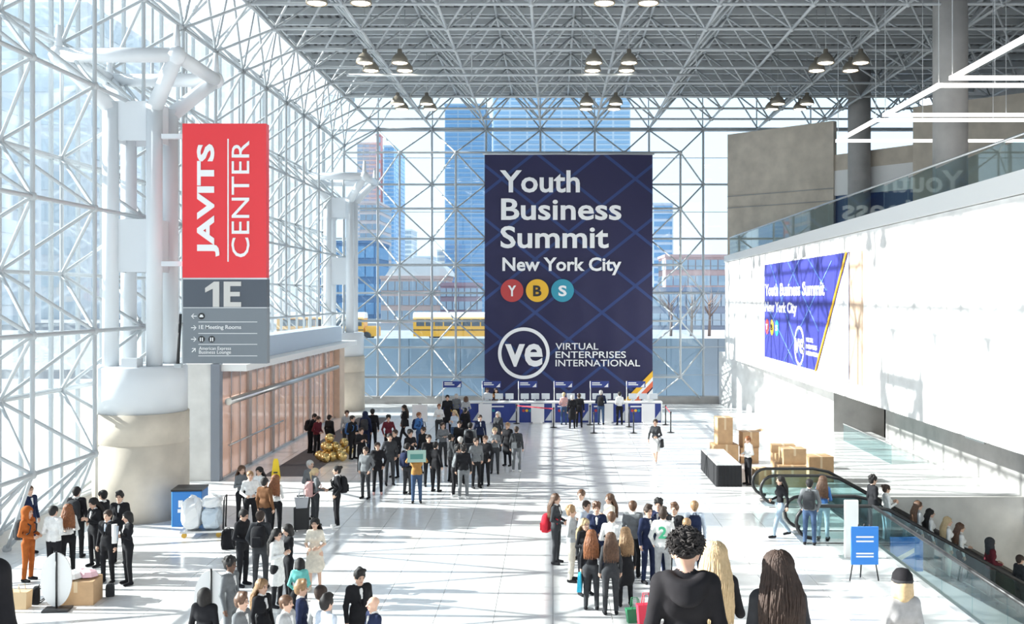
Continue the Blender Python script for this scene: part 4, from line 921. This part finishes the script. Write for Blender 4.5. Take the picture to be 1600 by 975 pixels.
# left group by the glass wall
S(46,758,1.75,70,'navy','navy','b','short','person in blue suit standing behind the slanting white struts',wear='suit')
S(44,792,1.70,80,'rust','rust','rust','hoodup','person in rust orange hooded costume beside the paper bag',arms=HO); backpack(None,'char','charcoal backpack worn over the rust orange costume')
S(84,790,1.72,165,'white','black','k','short','person in untucked white shirt and black trousers, back turned, beside rust costume',wear='hoodie',arms=HO)
S(106,788,1.64,205,'white','black','a','loose','person in white cardigan among the group by the glass wall',sex='f',arms=HO)
S(120,760,1.78,180,'black','black','k','short','person in black suit and backpack facing the glass wall',wear='suit'); backpack(None,'char','charcoal backpack on the person facing the glass wall')
S(147,778,1.66,-30,'black','black','k','loose','person in black suit looking at phone by concrete drum',sex='f',arms=PH,wear='suit',nod=.25)
S(160,767,1.74,-100,'black','black','k','short','person in dark suit turned sideways in front of the concrete drum',wear='suit')
S(168,797,1.66,-10,'black','black','d','short','short person in black suit with purple tie by concrete drum',wear='suit',collar='pale')
S(187,767,1.74,5,'black','black','k','quiff','person in black suit facing forward against the concrete drum',wear='suit')
S(200,797,1.66,-50,'black','black','k','bob','person in black suit holding white papers against chest by concrete drum',sex='f',arms=FO,wear='suit',nod=.2)
t = thing('paper_roll', 'white rolled papers held by the person in black suit by the drum', 'paper', PLIST[-1][0].location+Vector((-.22,-.2,.98)), .4); MB().tube([(0,0,0),(0,.03,.42)], .06, 12).build('sheet_roll', INK, t); MB().tube([(.03,0,.05),(.05,.02,.38)], .04, 10).build('inner_sheet', C_['pale'], t)
pack_at(floor_at(172, 932), .4, 'char', 'small charcoal backpack resting on floor before people in black suits', .62)
pack_at(floor_at(58, 943), 1.9, 'black', 'black backpack lying on floor between the paper bag and oval board', .8)
# group before the cart
S(378,728,1.66,40,'grey','black','b','loose','person in grey sweater holding phone beside the white pier',sex='f',arms=PH)
S(391,736,1.68,20,'white','black','s','short','person in white sweater beside the grey sweater',arms=HO)
S(405,729,1.64,-20,'white','char','k','loose','person in white top holding phone beside the dark mat',sex='f',arms=PH)
S(414,746,1.70,160,'brown','black','k','short','person in brown jacket with back turned, near yellow floor sign',wear='hoodie')
S(431,742,1.66,170,'white','black','a','loose','person in white sweater and black trousers, back turned, by yellow sign',sex='f',arms=HO)
S(379,795,1.74,70,'black','black','k','short','person in black jacket looking down beside black backpack on floor',wear='hoodie',arms=HO,nod=.35)
S(407,794,1.76,180,'char','char','d','short','person in charcoal jacket with large black backpack, back turned',wear='hoodie',arms=PK); backpack(None,'black','large black backpack on the person in the charcoal jacket')
pack_at(floor_at(357, 858), .2, 'black', 'black backpack standing on floor beside the person in black jacket', 1.15)
S(433,827,1.63,70,'white','black','k','loose','person in long white coat before the charcoal jacket person',sex='f',arms=PH,wear='coat')
S(451,820,1.64,-60,'black','black','k','bob','person in black reading phone beside the long white coat',sex='f',arms=PH,nod=.3)
S(467,872,1.45,190,'teal','black','k','bob','person in pale teal top bending forward behind the suited row',sex='f',lean=.5,arms=HO)
S(492,810,1.60,0,'cream','cream','k','loose','person in pale knee length dress facing forward',sex='f',arms=HO,wear='dress',shoes='cream')
S(485,719,1.72,60,'grey','char','g','short','person in grey jacket facing the pink backpack wearer',wear='hoodie',arms=HO)
S(493,731,1.64,120,'grey','char','l','pony','person in grey top wearing a pink backpack',sex='f',arms=HO); backpack(None,'pink','pale pink backpack on the person in grey top',(.01,.09))
S(526,728,1.74,-70,'black','black','k','bun','person in black jacket over white shirt with bulky black backpack beside suitcase pair',sex='f',arms=('hold','pocket'),wear='suit',shoes='white'); backpack(None,'black','bulky black backpack worn by person beside the suitcase pair')
# suited row in front
S(360,871,1.78,75,'grey','grey','k','curly','tall person in grey suit standing behind the oval board',wear='suit',skin=2)
S(320,918,1.70,170,'black','black','k','bob','person in black jacket, back turned, right beside the oval board',wear='hoodie')
S(378,928,1.74,80,'grey','grey','b','quiff','person in grey suit in front of the tall grey suit',wear='suit')
S(410,906,1.66,60,'black','black','s','loose','person in black jacket between two grey suits',sex='f',wear='suit')
S(448,930,1.74,75,'lgrey','grey','b','short','person in pale grey suit beside the black jacket in suited row',wear='suit')
S(471,908,1.72,100,'navy','navy','s','quiff','person in navy suit behind the pale grey suit',wear='suit')
S(502,908,1.74,150,'lgrey','char','d','short','person in pale grey shirt turned away in suited row',wear='shirt')
S(511,930,1.76,140,'pale','navy','k','quiff','person in pale blue shirt in the suited row',wear='shirt')
S(561,888,1.80,35,'black','black','k','quiff','tall person in black suit looking down at end of suited row',wear='suit',nod=.25)
S(583,931,1.72,-60,'navy','navy','b',None,'shorter person in dark navy suit beside the tall black suit',wear='suit')
# queue by the entrance
S(485,645,1.68,80,'black','black','k','short','person in black leaning forward by the glazed doors',lean=.3,arms=HO); backpack(None,'black','black backpack on the person leaning by the glazed doors')
S(495,650,1.62,60,'wine','black','d','short','person in wine red jacket beside the gold balloons',wear='hoodie',lean=.15,arms=HO)
S(515,648,1.64,150,'black','black','k','short','person in black behind the gold balloons, back turned',wear='hoodie')
S(542,641,1.74,20,'lgrey','char','d','short','person in pale top half hidden behind the blue backpack')
S(551,649,1.76,60,'black','black','k','short','person in black coat wearing a blue backpack',wear='hoodie',arms=HO); backpack(None,'blue','royal blue backpack on the person in black coat')
S(571,643,1.74,175,'navy','navy','navy','hoodup','person in navy hooded jacket by the corner drum',wear='hoodie'); backpack(None,'char','charcoal backpack on the person in navy hooded jacket')
S(582,640,1.80,190,'black','black','k','short','tall person in black beside navy hooded jacket',wear='hoodie')
S(565,668,1.66,30,'black','black','d','short','person in black standing just before the navy hooded jacket',wear='hoodie',arms=PH)
S(607,649,1.68,10,'wine','black','k','curly','person in wine top standing beyond the queue',arms=PK)
S(631,633,1.72,-60,'black','black','d','loose','person in black striding past the low far wall',sex='f',legs='walk',wear='suit'); handbag((.36,-.06,.82),(.14,.0,1.485),math.pi/2,'black','black handbag carried by the striding person in black')
S(655,644,1.70,60,'blue','jean','a','short','person in blue top beside the easel board',arms=HO); backpack(None,'navy','navy backpack on the person in blue')
# main queue
Q = 'people in dark clothes queueing at the counters'
S(571,698,1.68,-20,'grey','char','d','short','person in grey jacket at the tail of the dark queue',wear='hoodie',arms=PK,group=Q)
S(590,691,1.72,10,'black','black','d','short','person in black hoodie next to grey jacket at queue tail',wear='hoodie',arms=PK,shoes='pink',group=Q)
S(609,677,1.80,20,'char','char','k','short','tall person in charcoal hoodie with hands in pockets in queue',wear='hoodie',arms=PK,group=Q)
S(617,671,1.74,-30,'black','black','d','short','person in black just behind the tall charcoal hoodie',wear='hoodie',group=Q)
S(637,692,1.70,150,'black','char','k','short','person in black with navy backpack beside the tan jacket',wear='hoodie',group=Q); backpack(None,'navy','navy backpack in queue beside the tan jacket')
S(651,702,1.70,8,'tan','jean','d','short','person in tan jacket and jeans holding up a pale green placard',wear='hoodie',arms=('up','up'),group=Q)
tp = PLIST[-1][0].location
t = thing('placard', 'pale green hand lettered placard held up above the tan jacket', 'sign', tp+Vector((.036,-.268,1.33)), .14); MB().box(-.29, .29, -.008, .008, 0, .38).build('card', mat('pale_green_card', (.42,.60,.52), .7), t); MB().box(-.2, .2, -.012, -.008, .1, .26).build('scribble', mat('dark_green_ink', (.12,.32,.28), .7), t); MB().tube([(-.2,.014,-.1),(-.2,.014,.36)], .012, 5).build('stick', TAPE, t); MB().tube([(.2,.014,-.1),(.2,.014,.36)], .012, 5).build('stick', TAPE, t)
S(670,679,1.78,15,'black','black','d','short','tall person in black jacket facing forward behind the placard holder',wear='hoodie',group=Q)
S(641,672,1.72,40,'black','black','k','curly','person in black holding phone, turned aside, in the queue middle',wear='hoodie',arms=PH,group=Q)
S(661,667,1.70,-40,'black','jean','d','short','person in black and jeans behind the placard',wear='hoodie',group=Q)
S(686,631,1.66,0,'white','char','a','short','person in white T-shirt near the head of the queue',sex='f',arms=FO,group=Q)
S(699,617,1.82,10,'black','black','k','short','tall person in black beside the white T-shirt by first counter',wear='coat',group=Q)
S(713,615,1.72,180,'grey','black','g','short','person in grey top at the counter half hidden by queue',arms=HO,group=Q)
S(728,619,1.68,190,'lgrey','char','b','bob','person in pale grey at the first counter',sex='f',arms=HO,group=Q)
S(710,641,1.66,-30,'pale','jean','l','loose','person in pale blue top within the queue',sex='f',arms=PH,group=Q)
S(727,637,1.70,160,'black','black','k','short','person in black before the pale grey counter visitor',wear='hoodie',group=Q)
S(750,648,1.70,20,'navy','black','d','short','person in navy suit near the white poster board in queue',wear='suit',group=Q)
S(778,643,1.68,-20,'char','char','g','bob','person in long charcoal coat by the poster board',sex='f',wear='coat',group=Q)
S(773,668,1.70,0,'grey','char','l','bun','person in grey holding phone at the queue edge',sex='f',arms=PH,group=Q)
S(793,660,1.68,-30,'black','black','s','short','person in long black coat at the queue edge',wear='coat',group=Q)
S(807,666,1.70,170,'char','grey','d','short','person in charcoal jacket and white shoes last at queue edge',wear='hoodie',shoes='white',group=Q); handbag((.05,.20,.93),(.12,.07,1.475),0,'grey','small grey shoulder bag on the charcoal jacket at queue edge',.22,.2)
S(692,660,1.70,25,'grey','char','d','short','person in grey pullover with arms folded in the queue',arms=FO,group=Q)
S(705,678,1.70,120,'char','black','k','short','person in charcoal turning sideways in the queue middle',wear='hoodie',arms=PH,group=Q)
S(709,695,1.68,100,'grey','black','k','short','person in grey shirt leaning forward at the queue front edge',lean=.25,arms=HO,shoes='white',group=Q)
S(724,694,1.74,185,'black','grey','k','curly','person in black jacket and grey trousers, back turned, in queue',wear='hoodie',shoes='white',group=Q)
S(744,684,1.72,30,'grey','black','d','short','person in grey hoodie beside the black sweater with pink print',wear='hoodie',arms=PK,group=Q)
S(758,681,1.74,-15,'black','black','b','short','person in black sweater with pink print at the queue edge',wear='hoodie',arms=PK,group=Q)
S(719,680,1.66,200,'char','black','g','short','person in charcoal, back turned, deep within the queue',wear='hoodie',group=Q)
S(735,660,1.74,170,'grey','char','k','short','person in grey jacket with black backpack deep within the queue',wear='hoodie',group=Q); backpack(None,'black','black backpack deep within the dark queue')
S(718,657,1.72,-10,'black','black','k','short','person in black between two backpacks deep within the queue',wear='hoodie',group=Q)
S(681,690,1.68,150,'black','black','k','short','person in black beside the tall black jacket in the queue',wear='hoodie',group=Q)
# at the counters
S(761,612,1.70,0,'white','char','b','bun','person in white top standing behind the registration counter',sex='f',pm=29.4)
S(775,613,1.66,10,'brown','black','d','loose','person in brown top standing behind registration counter',sex='f',pm=29.3)
S(881,610,1.66,180,'pink','jean','l','short','visitor in pink top and jeans before the counter',sex='f',arms=HO,pm=30.6)
S(894,614,1.66,185,'black','black','g','short','visitor in long black coat at the counter',wear='coat',pm=31.5)
S(905,611,1.70,175,'black','black','d','short','visitor in short black jacket beside the long black coat',wear='hoodie',pm=31.2)
S(939,607,1.76,170,'navy','jean','g','short','visitor in navy jacket at the counter',wear='hoodie',arms=HO,pm=30.5); backpack(None,'black','black backpack on the visitor in navy jacket')
S(968,611,1.70,190,'white','black','k','bun','visitor in white jacket and black trousers near end counter',sex='f',arms=HO,pm=30.6)
S(1024,655,1.74,-20,'char','white','d','pony','person in dark jacket and white skirt walking over the open floor',sex='f',legs='walk',wear='skirt',shoes='white',arms=('fwd','hold')); handbag((.285,-.09,.66),(.175,-.09,1.13),math.pi/2,'black','black bag hung on the forearm of person in white skirt',.3,.32)
# centre group
S(869,772,1.70,70,'char','char','b','loose','person in dark jacket with red backpack at group edge',sex='f',arms=HO,wear='suit'); backpack(None,'red','bright red backpack worn by the person in dark jacket',(.07,.2))
S(908,765,1.74,-30,'white','char','b','short','person in white shirt beyond the red backpack wearer',arms=HO)
S(893,791,1.72,80,'lgrey','cream','s','curly','person in pale grey hoodie and cream trousers',wear='hoodie',arms=HO)
S(917,782,1.70,40,'pale','navy','d','short','person in pale blue behind the navy suit',wear='shirt')
S(932,781,1.74,0,'navy','navy','b','curly','person in navy suit facing forward with hands together in crowd beside pale hoodie',wear='suit',arms=HO)
S(952,772,1.68,-60,'cream','char','b','loose','person in cream top holding phone behind the navy suit',sex='f',arms=PH)
S(956,799,1.72,170,'white','navy','b','short','person in white shirt with navy jacket over shoulder',arms=HO)
S(914,811,1.66,30,'black','black','l','loose','person in black holding phone, facing forward, behind the cyan bag carrier',sex='f',arms=PH)
S(924,828,1.66,175,'black','char','a','loose','person in black shirt carrying a cyan bag, back turned',sex='f',wear='shirt'); handbag((.262,-.05,.40),(.235,-.05,.83),math.pi/2,'cyan','bright cyan tote bag carried by person in black shirt',.34,.36)
S(954,828,1.68,185,'char','char','b','loose','person in charcoal suit, back turned, beside the cyan bag carrier',sex='f',wear='suit')
S(977,824,1.66,190,'black','black','s','loose','person in long black coat, back turned, beside the charcoal suit',sex='f',wear='coat')
S(989,782,1.78,165,'grey','black','b','short','person in grey suit, back turned, beside the navy suit near white jersey',wear='suit')
S(1013,785,1.76,30,'navy','navy','d','quiff','person in navy suit facing the green numbered jersey',wear='suit')
S(1029,780,1.78,-20,'navy','navy','k','curly','person in navy suit directly behind the green numbered jersey',wear='suit')
S(1036,794,1.80,170,'white','lgrey','d','quiff','person in white jersey with green number on the back',wear='hoodie',arms=PK)
jt = PLIST[-1][0]; lt = text_mesh('2', -.09, .09, -.13, .13, mat('green_print', (.05,.38,.20), .6), .012, .03); o = link('jersey_number', lt, jt, (0, .135, 1.24), (0, 0, math.pi))
S(1054,785,1.76,-30,'black','black','b','quiff','person in black suit beside the white jersey',wear='suit')
S(1073,809,1.70,175,'white','char','s','short','person in white shirt just beyond the black hoodie')
S(1085,782,1.78,175,'pale','navy','s','short','person in pale blue shirt with dark straps',wear='shirt'); backpack(None,'navy','navy backpack on the person in pale blue shirt')
# right side
S(1219,744,1.66,-80,'black','ljean','k','loose','person in black top and pale jeans walking from escalator',sex='f',legs='walk',arms=('hold','back'))
S(1265,748,1.74,160,'grey','jean','k','short','person in grey jacket and jeans stepping onto the escalator landing',wear='hoodie',arms=PK); backpack(None,'char','charcoal backpack on the person at the escalator landing')
S(1286,744,1.70,150,'blue','ljean','b','loose','person in blue top and pale jeans at escalator landing',sex='f',wear='shirt',arms=HO)
S(1169,681,1.70,-70,'white','black','a','short','person in white shirt and black trousers behind the skirted table',arms=HO,nod=.2)
def rider(x, dy, hgt, yaw, *a, **k):
    pmr = F/(27.8+dy); X = (x-CX)/pmr; kk = max(0, math.floor((X-XD-.05)/.4)); X = max(X, XD+.05+kk*.4+.14) if X <= XD+.05 else XD+.05+kk*.4+.14; z = -.05-kk*.4*SLOPE
    return person_at((X, 27.8+dy, z), hgt, yaw, *a, **k)
rider(1357,0,1.72,100,'black','black','k','curly','escalator rider in black, topmost on the steps',wear='hoodie')
rider(1392,.1,1.68,95,'white','ljean','d','bun','escalator rider in white holding phone, next below the one in black',sex='f',arms=PH)
rider(1440,-.1,1.70,85,'lgrey','char','b','loose','escalator rider in pale grey top',sex='f')
rider(1467,.1,1.66,80,'white','black','k','loose','escalator rider in white top and black trousers with arms lowered',sex='f')
rider(1491,-.1,1.70,80,'white','cream','l','loose','escalator rider in white top and cream trousers',sex='f')
rider(1510,.05,1.72,80,'white','black','b','loose','escalator rider in white reaching for handrail',sex='f',arms=('down','hold'))
rider(1558,0,1.76,90,'wine','char','char','hoodup','escalator rider in wine jacket and dark hood',wear='hoodie',arms=HO)
rider(1590,0,1.74,100,'char','char','d','short','escalator rider in charcoal lowest on the steps',wear='hoodie')
# on the stair below the viewpoint
def stair_z(Y):
    k = math.floor((Y-6.3)/.5); return 3.26-.145*k if k >= 0 else 3.26
def on_stair(x, hy, hgt, Y, *a, **k):
    Y = 6.3+.5*math.floor((Y-6.3)/.5)+.18; z = stair_z(Y); s = H-(hy-CY)*Y/F-z; return person_at(((x-CX)*Y/F, Y, z), s, *a, **k)
on_stair(1071,832,1.75,6.9,178,'black','black','k','tousled','person in black hoodie seen from behind on the stair',wear='hoodie',hood=True,res=.010)
on_stair(1117,848,1.66,9.3,170,'black','black','l','straight','person in black top holding phone on stair beside the black hoodie',sex='f',arms=('phone','phone'),res=.011)
on_stair(1215,862,1.66,7.2,184,'char','black','d','loose','person in charcoal hoodie seen from behind on the stair',sex='f',wear='hoodie',res=.010)
on_stair(1409,895,1.68,10.6,182,'lgrey','char','l','bob','person in grey top and black knitted cap on the stair',sex='f',wear='hoodie',res=.011)
person_at((-48*4.95/F-CX*4.95/F, 4.95, 3.8), 1.7, 178,'black','black','k','straight','person in black at the edge of the upper stair',sex='f',wear='hoodie',res=.011)
cp, cup, cs = PLIST[-2]; m = MB(); m.lathe([(.112,0),(.118,.03),(.108,.09),(.07,.14),(.02,.155)], n=20); o = m.build('cap', C_['black'], cp, loc=(0, .018, 1.64)); MB().lathe([(.116,0),(.122,.02),(.116,.04)], n=20, cap=False).build('cap_cuff', C_['char'], o)

# ------------------------------------------------------------------ outside: street, buses, city
ST = mat('asphalt_street', (.30, .31, .33), .9, 0, .1, .5)
g = struct('ground_outside', MB().box(-400, 400, ZB+3.8, 900, 1.2, 1.8).build('ground_outside', ST)); g.name = 'floor_street'
g = struct('floor_plaza', MB().box(-300, -14.7, -40, ZB+3.6, -.6, -.02).build('floor_plaza', mat('pale_paving', (.6,.6,.6), .8)))
rw = struct('wall_retaining', None); RW = mat('blue_grey_wall', (.40, .47, .54), .6, 0, .06, .6)
for k in range(9): MB().box(-16+k*3.34, -16+(k+1)*3.34-.03, ZB+3.4, ZB+3.8, -.5, 3.85).build('wall_panel', RW, rw)
BY = mat('school_bus_yellow', (.85, .42, .03), .4); BW = mat('bus_white', (.85,.85,.83), .4); TG = mat('dark_tinted_glass', (.06,.08,.10), .1)
def bus(px, lab):
    Y = 112; t = thing('school_bus', lab, 'bus', ((px-CX)*Y/F, Y, 1.8))
    prof = [(-1.2,.5),(1.2,.5),(1.25,1.8),(1.2,2.5),(.9,2.9),(-.9,2.9),(-1.2,2.5),(-1.25,1.8)]
    MB().loft([[(x, y, z) for y, z in prof] for x in (0, 9.4)]).build('bus_body', BY, t)
    MB().loft([[(x, y, z) for y, z in ((-1.22,2.45),(1.22,2.45),(.92,2.95),(.4,3.1),(-.4,3.1),(-.92,2.95))] for x in (-.05, 9.45)]).build('roof', BW, t)
    MB().bbox(9.4, 10.9, -1.0, 1.0, .5, 1.6, .15).build('bonnet', BY, t)
    for k in range(9): MB().box(.35+k, 1.2+k, -1.28, -1.2, 1.62, 2.35).build('window', TG, t)
    MB().box(0, 9.4, -1.27, -1.24, 1.15, 1.25).build('side_stripe', DARK, t)
    for x in (2.2, 9.7):
        for y in (-1.05, 1.05): MB().lathe([(.48,-.15),(.5,0),(.48,.15)], n=18).build('wheel', DARK, t, loc=(x, y, .5), rot=(math.pi/2,0,0))
bus(437, 'yellow school bus with white roof parked beyond the corner column'); bus(648, 'yellow school bus with white roof parked beyond the glass beside navy banner')
def tower(name, lab, pxa, pxb, pyt, Y, depth, wall, win, floors, bays=1, side=True, cat='building', inset=.06):
    x0, x1 = (pxa-CX)*Y/F, (pxb-CX)*Y/F; top = H+(CY-pyt)*Y/F; w_ = x1-x0; hh = top-1.8
    t = thing(name, lab, cat, (x0, Y, 1.8)); MB().box(0, w_, 0, depth, 0, hh).build('wall', wall, t); MB().box(-.2, w_+.2, -.2, depth+.2, hh, hh+.6).build('roof_edge', wall, t)
    fh = hh/floors; bw = w_/bays
    wm = MB().box(0, bw*(1-2*inset), -.18, .05, 0, fh*.62).mesh('window', win)
    for k in range(floors):
        for j in range(bays): link('window', wm, t, (j*bw+bw*inset, 0, k*fh+fh*.22))
    if side:
        sx = w_ if x1 < 0 else 0; sm = MB().box(-.15, .15, depth*.05, depth*.95, 0, fh*.62).mesh('side_window', win)
        for k in range(floors): link('side_window', sm, t, (sx, 0, k*fh+fh*.22))
    return t
def bm_(n, c): return mat('facade_'+n, c, .7)
GB = mat('pale_blue_curtain_glass', (.32, .50, .68), .3); GB2 = mat('blue_curtain_glass', (.16, .34, .56), .3); GW = mat('grey_window', (.34, .42, .50), .3)
tower('glass_tower', 'tall blue glass tower rising beside the navy banner', 695, 757, 165, 330, 40, bm_('blue', (.36,.50,.64)), GB2, 46, 3)
tower('glass_tower', 'broad pale blue glass tower whose top shows above the banner', 770, 985, 150, 380, 40, bm_('paleblue', (.62,.72,.80)), GB, 44, 8)
tower('apartment_tower', 'tan stepped tower with red hoist beyond the corner column', 558, 588, 225, 360, 25, bm_('tan', (.66,.58,.52)), GW, 40, 3)
tower('construction_hoist', 'thin red construction hoist tower between the tan and blue slabs', 588, 595, 212, 355, 4, bm_('red', (.60,.22,.20)), GW, 20, 1, False)
tower('slab_tower', 'slim blue grey slab tower beside the red hoist', 600, 616, 230, 345, 25, bm_('slab', (.45,.55,.66)), GB2, 40, 2)
tower('apartment_block', 'striped pink and white block with balconies behind the corner column', 562, 592, 318, 260, 20, bm_('pinkwhite', (.72,.58,.54)), GW, 12, 3)
tower('dark_hall', 'dark blue low hall beyond the parked bus at corner', 500, 585, 380, 230, 20, bm_('darkblue', (.10,.20,.36)), GB2, 4, 6)
tower('far_block', 'small pale far block with grid windows left of glass tower', 628, 643, 360, 500, 20, bm_('pale', (.72,.74,.76)), GW, 16, 4)
tower('far_block', 'pale cream far block beside the glass tower foot', 683, 697, 392, 480, 20, bm_('cream', (.74,.70,.64)), GW, 10, 3)
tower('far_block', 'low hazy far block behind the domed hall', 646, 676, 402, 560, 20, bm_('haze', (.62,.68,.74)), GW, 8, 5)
tower('brick_hall', 'pinkish brick hall above the yellow bus', 595, 695, 436, 190, 14, bm_('brick', (.62,.45,.40)), GW, 3, 9)
t = thing('vaulted_roof', 'pale vaulted roof resting over the pinkish brick hall', 'roof', ((602-CX)*190/F, 190, H+(CY-436)*190/F+.6)); MB().loft([[(12*u/12, y, 3.4*math.sin(math.pi*u/12)**.6 if 0 < u < 12 else 0) for u in range(13)] for y in (0, 14)]).build('vault', bm_('white', (.75,.74,.72)), t)
tower('dark_brick_block', 'dark red brick block between brick hall and glass tower', 688, 745, 447, 170, 12, bm_('darkbrick', (.34,.24,.28)), GW, 3, 6)
tower('striped_block', 'pale banded office block beside the right edge of banner', 1020, 1052, 320, 300, 20, bm_('banded', (.62,.66,.74)), GB2, 14, 1)
tower('brick_hall', 'long red brick hall beyond the glass near the concrete wall', 1040, 1180, 402, 210, 14, bm_('redbrick', (.56,.36,.34)), GW, 4, 12)
tower('dark_hall', 'dark slate building beyond the glass under the red brick hall', 1018, 1140, 455, 150, 12, bm_('slate', (.24,.28,.36)), GW, 2, 9)
for k, (xa, xb, hh) in enumerate(((-150,-95,42),(-135,-100,70),(-190,-140,55))):
    Y = 150+k*70; t = thing('pale_block', ('pale wide block seen through the left glass wall behind the column','tall pale tower seen faintly through left glass wall','distant pale block seen through the left glass wall')[k], 'building', (xa, Y, -.02))
    MB().box(0, xb-xa, 0, 40, 0, hh).build('wall', bm_('palegrey', (.70,.74,.78)), t); n = 10; LW = mat('pale_grey_window', (.58,.66,.72), .4); fm = MB().box(0, xb-xa-4, -.2, .05, 0, hh/n*.55).mesh('window', LW); sm = MB().box(-.1, .2, 2, 38, 0, hh/n*.55).mesh('side_window', LW)
    for j in range(n): link('window', fm, t, (2, 0, hh/n*(j+.25))); link('side_window', sm, t, (xb-xa, 0, hh/n*(j+.25)))
# winter trees along the street
BK = mat('tree_bark', (.22, .17, .15), .9); random.seed(11)
for k, px in enumerate((1048, 1080, 1108)):
    t = thing('bare_tree', ('bare branched street tree beside the banner edge','bare branched street tree in the middle of three beyond glass','bare branched street tree close to the concrete wall')[k], 'tree', ((px-CX)*125/F, 125, 1.8))
    MB().tube([(0,0,0),(.1,0,2.5),(0,.1,4)], [.2,.15,.1], 7).build('trunk', BK, t)
    for j in range(16):
        a = random.uniform(0, 6.28); z = random.uniform(1.8, 4); l = random.uniform(1.2, 2.4); p0 = Vector((.05,0,z)); p1 = p0+Vector((math.cos(a)*l*.6, math.sin(a)*l*.6, l*.7)); p2 = p1+Vector((math.cos(a+.5)*l*.4, math.sin(a+.5)*l*.4, l*.6))
        MB().tube([p0, p1, p2], [.06,.035,.012], 5).build('branch', BK, t)
